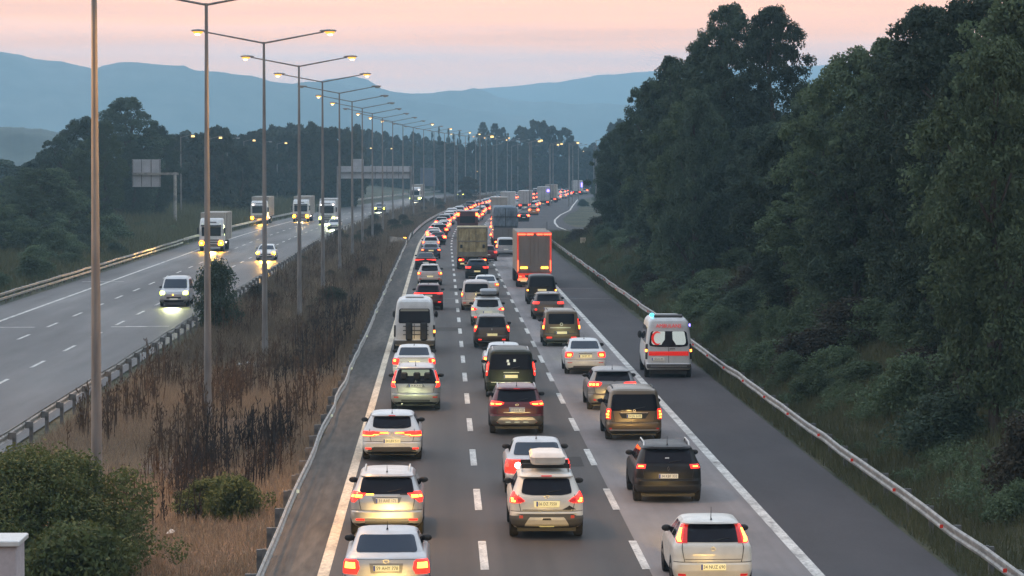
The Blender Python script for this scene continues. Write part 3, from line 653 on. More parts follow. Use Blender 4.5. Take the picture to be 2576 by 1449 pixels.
# right-hand wood: outline of the tree tops in the photograph
SIL = [(1500, 430), (1530, 330), (1580, 290), (1610, 215), (1650, 170), (1700, 115), (1780, 85), (1990, 275), (2020, 270), (2050, 165), (2120, 120), (2200, 65), (2260, 80), (2300, -10), (2400, -30), (2480, -50), (2700, -90), (3200, -170)]
def right_tree(x, Z, drop, w, proto, m, name='broadleaf_tree', label=None):
    X = (x - VX) / FPX * Z; zb = gz(X, Z); h = CAM_H + (HY - (top_y(SIL, x) + drop)) / FPX * Z - zb
    if h < 3: return
    zone = next(n for lim, n in ((1600, 'at its far left end'), (1720, 'on its left shoulder'), (1880, 'left of the tallest tree'), (2060, 'below the mountain gap'), (2250, 'right of the mountain gap'), (2420, 'towards the upper right'), (9999, 'at the right picture edge')) if x < lim)
    deep = ('short ' if h < 8 else 'mid-sized ' if h < 12 else 'tall ') + ('mid-green' if m is M_leafB else 'dark green')
    gl = f'{deep} tree of the right-hand wood, {zone}'
    tree(name, label or gl, proto, X, Z, zb - 0.2, h / 10, w, m, None if label else gl)
for x_, y_, Z_, w_, rz_, lab_ in ((1832, 4, 203, 1.25, 1.0, 'tall airy tree on the right, left of the twin tops against the sky'), (1945, 8, 199, 1.3, 2.6, 'tall airy tree on the right, right of the twin tops against the sky')):
    tX, tZ = (x_ - VX) / FPX * Z_, Z_
    tree('tall_tree', lab_, TALL, tX, tZ, gz(tX, tZ) - 0.2, (CAM_H + (HY - y_) / FPX * tZ - gz(tX, tZ)) / 9.75, w_, M_leafA, rz=rz_)
right_tree(1770, 206, 0, 1.35, TR[0], M_leafA, label='broad dark tree just left of the tallest tree on the right')
right_tree(1690, 215, 0, 1.15, TR[1], M_leafA, label='rounded dark tree at the left shoulder of the right-hand wood')
right_tree(1640, 245, 5, 1.2, TR[2], M_leafA)
right_tree(1575, 295, 5, 1.15, TR[0], M_leafA)
right_tree(1540, 320, 0, 0.8, TR[2], M_leafA, label='small tree at the far left end of the right-hand wood')
right_tree(2150, 140, 0, 1.1, TR[0], M_leafB, label='pale-topped tree right of the gap where the mountain shows')
right_tree(2235, 132, 0, 1.15, TR[1], M_leafB)
right_tree(2340, 122, 0, 1.2, TALL, M_leafA, label='airy tree reaching the picture top near the upper right corner')
right_tree(2460, 112, 0, 1.2, TR[2], M_leafA); right_tree(2570, 104, 0, 1.2, TR[0], M_leafB); right_tree(2010, 175, 5, 1.0, TR[2], M_leafA)
right_tree(2050, 160, 40, 1.1, TR[1], M_leafA)
for i in range(64):
    Z = 84 + 245 * rnd.random() ** 1.25
    X = 15.5 + rnd.random() ** 0.8 * 12
    x = VX + X / Z * FPX
    if x > 2850 or x < 1500: continue
    drop = rnd.uniform(30, 330) * (1.0 if Z < 180 else 0.7)
    right_tree(x, Z, drop, rnd.uniform(0.75, 1.15), TR[rnd.randrange(3)], (M_leafA, M_leafA, M_leafB)[rnd.randrange(3)])
for i in range(190):                   # scrub at the foot of the slope
    Z = 58 + 280 * rnd.random() ** 1.3; X = 13.6 + rnd.random() ** 1.15 * 9.0
    x = VX + X / Z * FPX
    if x > 2700 or (1425 < x < 1510 and Z < 312): continue
    s = rnd.uniform(0.55, 1.15) * (0.75 + 0.09 * (X - 13))
    k = (0, 1, 1, 1, 2)[rnd.randrange(5)]; zone = next(n for lim, n in ((74, 'at the lower right corner'), (92, 'beside the black crossover'), (115, 'between the black crossover and the ambulance'), (145, 'beside the ambulance'), (190, 'just beyond the ambulance'), (240, 'beside the red-lit lorry'), (999, 'near the cream marker board')) if Z < lim)
    gl = f"{('dark', 'green', 'brownish')[k]} shrub {'behind the right guard rail' if X < 15.5 else 'up the right-hand slope'}, {zone}"
    tree('shrub', gl, BU[rnd.randrange(3)], X, Z, gz(X, Z) - 0.1, s * rnd.uniform(0.7, 1.2), s * rnd.uniform(0.9, 1.4), (M_leafA, M_leafB, M_leafBr)[k], gl, stem='stems', cat='shrub')
cs_, rs_ = [], []
for i in range(95):                    # low growth right behind the guard rail
    Z = 58 + 190 * rnd.random() ** 1.2; X = rnd.uniform(12.8, 15.6); x = VX + X / Z * FPX
    if x > 2650 or (1425 < x < 1510): continue
    sc_ = rnd.uniform(0.3, 0.65)
    for k in range(16):
        a_, q_ = rnd.uniform(0, 6.28), math.sqrt(rnd.random()) * sc_ * 1.7; xx, yy = X + q_ * math.cos(a_) * 0.8, Z + q_ * math.sin(a_) * 1.6
        cs_.append((xx, yy, gz(xx, yy) + rnd.uniform(0.1, 1.0) * sc_)); rs_.append(sc_ * rnd.uniform(0.35, 0.7))
obj('undergrowth', leaves_mesh('undergrowth', cs_, rs_, 75, 0.042, 77), M_leafB, kind='stuff', label='low leafy undergrowth close behind the right guard rail', category='undergrowth')
for i in range(26):                    # scrub and trees beyond the ramp
    Y = rnd.uniform(395, 640); o = rnd.uniform(19.6, 30) if Y > 420 else rnd.uniform(20, 30)
    if rnd.random() < 0.5:
        tree('broadleaf_tree', 'dark tree standing beyond the curved ramp line', TR[rnd.randrange(3)], o + 3 + shift(Y), Y, 0, rnd.uniform(0.6, 1.1), rnd.uniform(0.7, 1.0), M_leafA, 'trees beyond the ramp')
    else: tree('shrub', 'dark shrub beside the curved ramp line', BU[rnd.randrange(3)], o + shift(Y), Y, -.1, rnd.uniform(0.8, 1.5), rnd.uniform(0.9, 1.5), M_leafA, 'shrubs beside the ramp', stem='stems', cat='shrub')
# left wood beyond the opposite road
SILL = [(-400, 300), (-150, 390), (0, 395), (60, 392), (110, 350), (160, 318), (185, 300), (205, 285), (240, 262), (280, 240), (330, 234), (370, 252), (410, 300), (425, 330), (440, 322), (500, 318), (560, 312), (600, 330), (630, 322),
        (670, 305), (790, 300), (840, 308), (900, 305), (960, 318), (1040, 330), (1120, 352), (1210, 352), (1300, 345), (1400, 352), (1480, 352), (1600, 345)]
def wood_tree(x, Z, drop, w, proto, m, label, group, zb=0.0, name='broadleaf_tree'):
    X = (x - VX) / FPX * Z; h = CAM_H + (HY - (top_y(SILL, x) + drop)) / FPX * Z - zb
    tree(name, label, proto, X, Z, zb - 0.3, max(2.5, h) / 10, w, m, group)
wood_tree(322, 432, 0, 2.2, TR[1], M_leafA, 'big rounded dark tree rising above the left wood', None, 0.9)
wood_tree(215, 402, 6, 1.6, TR[0], M_leafA, 'round tree leaning on the big tree of the left wood', None, 0.9)
wood_tree(150, 390, 8, 1.2, TR[2], M_leafA, 'dark green broadleaf tree in the left-hand wood', 'trees of the left-hand wood', 0.9)
wood_tree(395, 440, 20, 1.2, TR[0], M_leafA, 'dark green broadleaf tree in the left-hand wood', 'trees of the left-hand wood', 0.9)
def LW(x):
    z = next(n for lim, n in ((0, 'at the left picture edge'), (130, 'left of the nearest lamp post'), (260, 'around the nearest lamp post'), (350, 'above the grey sign back'), (999, 'right of the grey sign back')) if x < lim)
    return f'dark broadleaf tree of the left-hand wood, {z}', f'trees of the left-hand wood, {z}'
for i in range(34):
    Z = rnd.uniform(225, 420); X = -rnd.uniform(36, 54); x = VX + X / Z * FPX
    if x < -250 or x > 500: continue
    if 310 < x + 40: Z = rnd.uniform(425, 470); X = (x - VX) / FPX * Z
    wood_tree(x, Z, rnd.uniform(25, 150), rnd.uniform(0.8, 1.15), TR[rnd.randrange(3)], (M_leafA, M_leafB)[rnd.randrange(2)], *LW(x), gz(X, Z))
for i in range(50):
    Z = rnd.uniform(185, 390); X = -30.5 - rnd.random() ** 1.4 * 8; x = VX + X / Z * FPX
    if x < -200: continue
    s = rnd.uniform(0.8, 1.7) * (0.7 + 0.07 * (-X - 30))
    if x > 300: s *= 0.40
    gl = 'bushy green shrub behind the far guard rail, ' + next(n for lim, n in ((0, 'at the left picture edge'), (130, 'left of the nearest lamp post'), (260, 'right behind the nearest lamp post'), (360, 'below the grey sign back'), (999, 'near the sign post')) if x < lim)
    tree('shrub', gl, BU[rnd.randrange(3)], X, Z, gz(X, Z) - 0.1, s, s * rnd.uniform(0.9, 1.3), (M_leafA, M_leafB)[rnd.randrange(2)], gl, stem='stems', cat='shrub')
for i in range(26):
    x = rnd.uniform(-260, 200); Z = rnd.uniform(430, 640); X = (x - VX) / FPX * Z
    wood_tree(x, Z, rnd.uniform(0, 40) + (25 if x > 60 else 0), rnd.uniform(1.0, 1.5), FT[rnd.randrange(2)], M_leafA, 'dark tree at the back of the left-hand wood', 'trees at the back of the left-hand wood', 3.0)
# wood beyond the bend
lab, grp = 'hazy dark tree in the distant wood beyond the bend', 'trees of the distant wood'
for i in range(150):
    x = 420 + 1190 * (i + rnd.random()) / 150
    Z = rnd.uniform(620, 760) if x < 900 else rnd.uniform(880, 1080)
    if x < 640: Z = rnd.uniform(500, 640)
    back = i % 3 == 0
    zn = next(n for lim, n in ((520, 'left of the second lamp post'), (660, 'between the second and third lamp posts'), (760, 'between the third and fourth lamp posts'), (860, 'left of the sign gantry'), (1040, 'behind the sign gantry'), (1180, 'right of the sign gantry'), (1330, 'above the middle of the jam'), (1460, 'above the far lorries'), (9999, 'beside the right-hand wood')) if x < lim)
    lab, grp = f'hazy dark tree of the distant wood, {zn}', f'trees of the distant wood, {zn}'
    wood_tree(x, Z, rnd.uniform(0, 16) if back else rnd.uniform(6, 75), rnd.uniform(0.9, 1.5), FT[rnd.randrange(2)], M_leafC, lab, grp)
for x, y, Z in ((1215, 305, 980), (1245, 308, 990), (1265, 318, 985)):
    X = (x - VX) / FPX * Z
    tree('broadleaf_tree', 'open-crowned tree standing above the distant wood near the middle', TR[1], X, Z, 4, (CAM_H + (HY - y) / FPX * Z - 4) / 10, 1.05, M_leafC, 'open-crowned trees above the distant wood')
for x, y in ((1310, 318), (1345, 303), (1365, 305), (1390, 318), (1420, 322), (1540, 310), (1560, 300)):
    Z = 940; X = (x - VX) / FPX * Z
    tree('broadleaf_tree', 'rounded hazy tree topping the distant wood left of the dark slope', FT[1], X, Z, 2, (CAM_H + (HY - y) / FPX * Z - 2) / 10, 1.3, M_leafC, 'rounded trees topping the distant wood')
for x, y in ((1088, 330), (1105, 318), (1128, 322), (1155, 328), (1140, 335), (1180, 338)):
    Z = 1000; X = (x - VX) / FPX * Z
    tree('spruce_tree', 'thin pointed tree top above the distant wood', FT[2], X, Z, 2, (CAM_H + (HY - y) / FPX * Z - 2) / 10, 0.5, M_leafC, 'pointed trees in the distant wood')
# shrubs on the median
X, Y = -12.5, 170
tree('conifer', 'dark young conifer on the median beside the second street lamp', BU[2], X, Y, gz(X, Y), 1.75, 1.25, M_leafA)
tree('bush', 'big green bush filling the lower left corner', NB, -9.3, 69.5, -0.5, 1.30, 1.30, M_leafD, cat='bush', stem='stems')
tree('bush', 'green bush at the left picture edge behind the pale box', NB, -10.9, 69.5, -0.4, 1.25, 0.9, M_leafD, cat='bush', stem='stems', rz=2.2)
tree('bush', 'low green bush right of the big one, in front of its lower edge', BU[1], -7.9, 65.6, -0.5, 1.25, 1.1, M_leafD, cat='bush', stem='stems', rz=4.1)
tree('shrub', 'small green shrub beside the wavy guard rail', BU[1], -5.5, 80.5, -0.35, 0.82, 0.66, M_leafD, cat='shrub', stem='stems', rz=1.1)
tree('shrub', 'loose olive shrub between the small green shrub and the dark stalks', BU[0], -6.3, 82.0, -0.3, 0.55, 0.75, M_leafD, cat='shrub', stem='stems', rz=1.9)
for i in range(74):
    Y = 150 + 560 * rnd.random() ** 0.8; o = rnd.uniform(-12.8, -5.2)
    if Y < 215 and rnd.random() < 0.6: continue
    s = rnd.uniform(0.4, 1.0) * (1 if Y < 300 else 1.15)
    ln = int(Y / LSP - 1.11); gl = 'brown-green shrub on the dry median ' + (f"between the {['first','second','third','fourth','fifth','sixth','seventh','eighth'][ln-1]} and {['second','third','fourth','fifth','sixth','seventh','eighth','ninth'][ln-1]} lamp posts" if 1 <= ln <= 8 else 'among the distant lamp posts')
    tree('shrub', gl, BU[rnd.randrange(3)], o + shift(Y), Y, gz(o, Y) - 0.1, s * rnd.uniform(0.6, 1.0), s, (M_leafBr, M_leafBr, M_leafC)[rnd.randrange(3)],
         gl, stem='stems', cat='shrub')
X, Y = at(1178, 512); 
tree('bush', 'round brown tree standing in the median at the bend', FT[1], X, Y, -0.3, 0.62, 0.85, M_leafBr, cat='tree')

# ------------------------------------------------------------------ grass and weeds
def blade_field(name, label, m, spots, hmin, hmax, wid, lean, seed, cat='grass'):
    """spots: (x, y, z, size factor) array; every spot grows one tapering blade"""
    rg = np.random.RandomState(seed); n = len(spots); p = spots[:, :3]; f = spots[:, 3:4]
    a = rg.uniform(0, 6.283, n); w = wid * rg.uniform(0.6, 1.4, (n, 1)) * f
    d = np.stack([np.cos(a), np.sin(a), np.zeros(n)], 1) * w
    h = rg.uniform(hmin, hmax, n) * f[:, 0]
    tip = p + np.stack([rg.randn(n) * lean * h, rg.randn(n) * lean * h, h], 1)
    V = np.stack([p - d, p + d, tip], 1).reshape(-1, 3)
    me = bpy.data.meshes.new(name)
    me.vertices.add(len(V)); me.vertices.foreach_set('co', V.astype(np.float32).ravel())
    me.loops.add(len(V)); me.loops.foreach_set('vertex_index', np.arange(len(V), dtype=np.int32))
    me.polygons.add(n); me.polygons.foreach_set('loop_start', np.arange(0, len(V), 3, dtype=np.int32))
    me.update(calc_edges=True)
    return obj(name, me, m, kind='stuff', label=label, category=cat)
gzv = np.vectorize(gz); shv = np.vectorize(shift)
def scatter(n, o0, o1, y0, y1, f0, f1, seed, power=1.0, patch=None):
    rg = np.random.RandomState(seed); o = rg.uniform(o0, o1, n); Y = y0 + (y1 - y0) * rg.rand(n) ** power
    if patch:
        v = np.sin(o * patch[0] + 1.3) + np.sin(Y * patch[1] + o * 0.7) + np.sin(Y * patch[1] * 0.37 - o * patch[0] * 0.6)
        k = v > patch[2]; o, Y = o[k], Y[k]
    z = gzv(o, Y); f = np.interp(Y, [y0, y1], [f0, f1])
    return np.stack([o + shv(Y), Y, z + 0.0, f], 1)
blade_field('dry_grass', 'dry straw-coloured grass covering the near median', M_blade,
            np.concatenate([scatter(120000, -13.2, -4.1, 54, 140, 0.8, 1.1, 1, patch=(1.1, 0.31, -2.2)), scatter(34000, -13.2, -4.1, 140, 330, 1.3, 2.4, 13, patch=(1.3, 0.25, 0.6))]), 0.16, 0.48, 0.011, 0.35, 4)
blade_field('brown_grass', 'brown withered grass covering the farther median', M_blade2,
            np.concatenate([scatter(14000, -13.2, -4.1, 100, 145, 1.0, 1.2, 14, patch=(1.4, 0.5, 0.3)), scatter(90000, -13.2, -4.1, 136, 330, 1.3, 2.4, 2, patch=(1.1, 0.21, -2.2)), scatter(40000, -13.2, -4.1, 330, 760, 2.4, 4.0, 3)]), 0.16, 0.52, 0.011, 0.35, 15)
blade_field('verge_grass', 'dull green grass on the right-hand verge and slope foot', M_gblade,
            np.concatenate([scatter(90000, 11.6, 19.5, 54, 150, 0.9, 1.3, 5, 1.2), scatter(60000, 11.8, 20, 150, 360, 1.4, 2.6, 6, 1.2), scatter(22000, 11.5, 30, 352, 372, 2.4, 2.4, 12),
                            scatter(40000, -40, -28.9, 150, 430, 1.6, 3.0, 7), scatter(30000, -60, -28.9, 400, 620, 2.8, 3.6, 8)]),
            0.18, 0.55, 0.012, 0.3, 9)
def weeds(name, label, m, spots, hmin, hmax, seed):
    """upright dead stalks, each a thin tapering quad strip with a few side twigs"""
    rg = np.random.RandomState(seed); V, Fq = [], []
    for (x, y, z, f) in spots:
        h = rg.uniform(hmin, hmax) * f; w = rg.uniform(0.012, 0.026) * (0.7 + 0.5 * f); a = rg.uniform(0, 3.14)
        dx, dy = math.cos(a) * w, math.sin(a) * w; lx, ly = rg.randn(2) * 0.07 * h
        n = len(V); V += [(x - dx, y - dy, z - 0.05), (x + dx, y + dy, z - 0.05), (x + lx + dx * 0.5, y + ly + dy * 0.5, z + h), (x + lx - dx * 0.5, y + ly - dy * 0.5, z + h)]; Fq.append((n, n + 1, n + 2, n + 3))
        for k in range(rg.randint(3, 7)):
            q = rg.uniform(0.35, 1.0); bx, by, bz = x + lx * q, y + ly * q, z + h * q; L = rg.uniform(0.08, 0.28) * f; b = rg.uniform(0, 6.28); u = 0.018 * f
            n = len(V); V += [(bx, by, bz), (bx + math.cos(b) * L * 0.5 - u, by + math.sin(b) * L * 0.5, bz + L * 0.5), (bx + math.cos(b) * L * 0.55, by + math.sin(b) * L * 0.55, bz + L), (bx + math.cos(b) * L * 0.5 + u, by + math.sin(b) * L * 0.5, bz + L * 0.45)]
            Fq.append((n, n + 1, n + 2, n + 3))
    me = bpy.data.meshes.new(name); me.from_pydata(V, [], Fq); return obj(name, me, m, kind='stuff', label=label, category='weeds')
weeds('dead_weeds', 'tall brown dead weed stalks standing on the median', M_weed,
      np.concatenate([scatter(900, -12.6, -8.2, 98, 132, 1.0, 1.1, 21, patch=(2.1, 0.75, 0.5)), scatter(800, -8.5, -5.0, 108, 150, 1.0, 1.1, 22, patch=(2.3, 0.6, 0.5)), scatter(3400, -12.9, -4.6, 130, 330, 1.0, 1.3, 23, patch=(1.7, 0.32, 0.7)), scatter(500, -9.5, -4.6, 84, 112, 0.7, 0.8, 24, patch=(1.4, 0.6, 0.2))]), 0.5, 1.7, 31)
weeds('dark_weeds', 'dense clump of blackish dead stalks on the median', M_weedk,
      np.concatenate([scatter(620, -7.9, -5.0, 87, 101, 0.8, 1.0, 25, patch=(2.4, 1.0, 0.1)), scatter(240, -7.9, -6.3, 80, 92, 0.75, 0.8, 26, patch=(2.0, 0.8, 0.0)), scatter(260, -7.2, -4.8, 128, 190, 0.9, 1.0, 27)]), 0.55, 1.75, 32)
weeds('dry_brush', 'low rusty-brown brush on the median near the picture bottom', M_blade, np.concatenate([scatter(1500, -8.2, -4.4, 62, 80, 0.5, 0.5, 41, patch=(1.7, 0.9, -0.6)), scatter(900, -12.5, -6, 80, 100, 0.5, 0.5, 42, patch=(1.5, 0.6, -0.4))]), 0.3, 0.9, 43)
# scraps of litter on the median
for k, (x, y) in enumerate(((426, 1349), (452, 1297), (622, 914), (600, 918))):
    X, Y = at(x, y, -0.3)
    obj('litter_scrap', MB().add([(-0.11, -0.05, 0.0), (0.1, -0.06, 0.02), (0.13, 0.07, 0.07), (-0.06, 0.08, 0.03), (0.02, 0.0, 0.12)], [(0, 1, 4), (1, 2, 4), (2, 3, 4), (3, 0, 4)]).mesh('litter_scrap'), P_white, None,
        (X, Y, gz(X, Y) + 0.2), label='pale scrap of litter lying in the dry grass of the median', category='litter', group='litter scraps on the median')
# pale utility cabinet at the lower left corner
t = thing('utility_cabinet', 'pale utility cabinet with a flat lid cut by the lower left corner', 'cabinet', (-10.0, 60.6, -0.72))
M_cab = noise_mat('cabinet_pale_paint', [(0.46, 0.41, 0.42), (0.54, 0.49, 0.50)], 2.0, rough=0.7, second=(10, (1, 1, 1), 0.08))
obj('casing', MB().bbox(-1.6, 1.55, 0, 1.2, 0, 2.30, 0.02).mesh('casing'), M_cab, t); obj('lid', MB().bbox(-1.68, 1.62, -0.09, 1.3, 2.304, 2.42, 0.02).mesh('lid'), P_white, t)
tree('shrub', 'twiggy shrub in front of the pale cabinet', BU[0], -9.3, 58.9, -0.5, 0.75, 0.45, M_leafD, cat='shrub', stem='stems')

# ------------------------------------------------------------------ haze: one closed box of thin air round everything
hz = MB().box(-7600, 7900, -60, 7600, -8, 262)
hm = bpy.data.materials.new('haze_air'); hm.use_nodes = True; hm.node_tree.nodes.clear()
ho = hm.node_tree.nodes.new('ShaderNodeOutputMaterial'); hv = hm.node_tree.nodes.new('ShaderNodeVolumePrincipled')
hv.inputs['Color'].default_value = (0.50, 0.81, 1.0, 1); hv.inputs['Density'].default_value = 2.6e-4; hv.inputs['Anisotropy'].default_value = 0.35
hm.node_tree.links.new(hv.outputs[0], ho.inputs['Volume'])
obj('haze', hz.mesh('haze'), hm, kind='stuff', label='thin bluish evening haze filling the valley air', category='haze')

# ------------------------------------------------------------------ vehicles
TPL = {
 'hatch': dict(L=4.3, H=1.47, W=0.90, wr=0.32, win=(1.03, 1.35),
   rear=[(.20, .20), (.30, .05), (.42, .0), (.56, .0), (.60, .035), (.78, .05), (.95, .10), (1.0, .15), (1.36, .50), (1.385, .38), (1.42, .42), (1.45, .62), (1.47, 1.0)],
   front=[(.20, .18), (.40, .0), (.60, .0), (.72, .10), (.86, .45), (.97, 1.10), (1.38, 1.85), (1.44, 2.1), (1.47, 2.4)],
   width=[(.20, .88), (.30, .965), (.45, 1), (.75, 1), (.90, .985), (.97, .95), (1.05, .91), (1.36, .73), (1.42, .67), (1.455, .54), (1.47, .38)]),
 'sedan': dict(L=4.55, H=1.46, W=0.89, wr=0.31, win=(1.07, 1.37),
   rear=[(.20, .20), (.30, .05), (.42, .0), (.58, .0), (.62, .03), (.85, .04), (.97, .07), (1.015, .14), (1.05, .58), (1.375, 1.16), (1.42, 1.36), (1.46, 1.8)],
   front=[(.20, .18), (.40, .0), (.60, .0), (.72, .10), (.85, .45), (.97, 1.15), (1.38, 1.95), (1.43, 2.2), (1.46, 2.45)],
   width=[(.20, .88), (.30, .965), (.45, 1), (.75, 1), (.90, .985), (1.0, .945), (1.06, .86), (1.36, .72), (1.41, .66), (1.445, .54), (1.46, .38)]),
 'suv': dict(L=4.4, H=1.62, W=0.91, wr=0.345, win=(1.12, 1.47),
   rear=[(.26, .20), (.36, .05), (.48, .0), (.64, .0), (.68, .035), (.90, .05), (1.05, .10), (1.10, .14), (1.49, .42), (1.515, .30), (1.56, .34), (1.60, .55), (1.62, .95)],
   front=[(.26, .18), (.45, .0), (.72, .0), (.86, .10), (.98, .45), (1.08, 1.05), (1.51, 1.75), (1.58, 2.0), (1.62, 2.3)],
   width=[(.26, .88), (.36, .965), (.5, 1), (.85, 1), (1.0, .985), (1.08, .95), (1.16, .91), (1.49, .76), (1.56, .70), (1.605, .56), (1.62, .40)]),
 'mpv': dict(L=4.5, H=1.66, W=0.91, wr=0.33, win=(1.05, 1.52),
   rear=[(.22, .20), (.32, .05), (.45, .0), (.60, .0), (.64, .03), (.95, .05), (1.05, .08), (1.53, .30), (1.56, .24), (1.60, .28), (1.645, .5), (1.66, .9)],
   front=[(.22, .18), (.42, .0), (.68, .0), (.82, .10), (.95, .40), (1.05, .95), (1.55, 1.85), (1.62, 2.1), (1.66, 2.4)],
   width=[(.22, .88), (.32, .965), (.45, 1), (.85, 1), (1.0, .985), (1.08, .95), (1.52, .79), (1.60, .72), (1.645, .58), (1.66, .42)]),
 'van': dict(L=4.6, H=1.86, W=0.92, wr=0.33, win=(1.12, 1.66),
   rear=[(.24, .18), (.34, .05), (.46, .0), (.62, .0), (.66, .04), (1.10, .055), (1.70, .15), (1.76, .17), (1.82, .28), (1.86, .6)],
   front=[(.24, .18), (.44, .0), (.78, .0), (.95, .12), (1.05, .5), (1.12, .95), (1.72, 1.75), (1.81, 2.0), (1.86, 2.3)],
   width=[(.24, .88), (.34, .97), (.46, 1), (1.0, .99), (1.12, .965), (1.68, .86), (1.77, .80), (1.83, .66), (1.86, .46)]),
 'bus': dict(L=6.2, H=2.66, W=0.985, wr=0.35, win=(1.48, 2.2),
   rear=[(.36, .10), (.42, .02), (.60, .0), (.66, .06), (1.40, .07), (2.30, .15), (2.50, .20), (2.60, .32), (2.66, .6)],
   front=[(.36, .15), (.6, .0), (1.0, .02), (1.15, .15), (1.35, .75), (1.45, 1.0), (2.25, 1.75), (2.55, 2.2), (2.66, 2.6)],
   width=[(.36, .93), (.5, .98), (.8, 1), (1.4, .99), (2.2, .90), (2.45, .86), (2.58, .76), (2.66, .55)]),
}
WHEEL = {}
def wheel_meshes(r):
    if r not in WHEEL:
        mb = MB(); n = 20; rows = []
        for x, q in ((-.11, .62), (-.11, .9), (-.085, 1), (.085, 1), (.11, .9), (.11, .62)):
            rows.append([(x, r * q * math.cos(2 * math.pi * k / n), r * q * math.sin(2 * math.pi * k / n)) for k in range(n + 1)])
        mb.grid(rows); ty = mb.mesh('wheel', 50)
        mb = MB(); rows = []
        for x, q in ((-.09, .63), (-.095, .2), (-.09, .02)):
            rows.append([(x, r * q * math.cos(2 * math.pi * k / n), r * q * math.sin(2 * math.pi * k / n)) for k in range(n + 1)])
        rows2 = [[(-p[0], p[1], p[2]) for p in rr] for rr in rows]
        mb.grid(rows); mb.grid(rows2); WHEEL[r] = (ty, mb.mesh('rim', 40))
    return WHEEL[r]
def text_mesh(txt, size, font_scale=(1, 1)):
    c = bpy.data.curves.new('lettering', 'FONT'); c.body = txt; c.size = size; c.align_x = 'CENTER'; c.align_y = 'CENTER'; c.resolution_u = 2; c.extrude = 0.0015
    o = bpy.data.objects.new('lettering', c); COL.objects.link(o)
    dg = bpy.context.evaluated_depsgraph_get(); me = bpy.data.meshes.new_from_object(o.evaluated_get(dg)); me.name = 'lettering'
    bpy.data.objects.remove(o)
    for v in me.vertices: x, y, z = v.co; v.co = (x * font_scale[0], -z, y * font_scale[1])
    me.materials.clear()
    return me

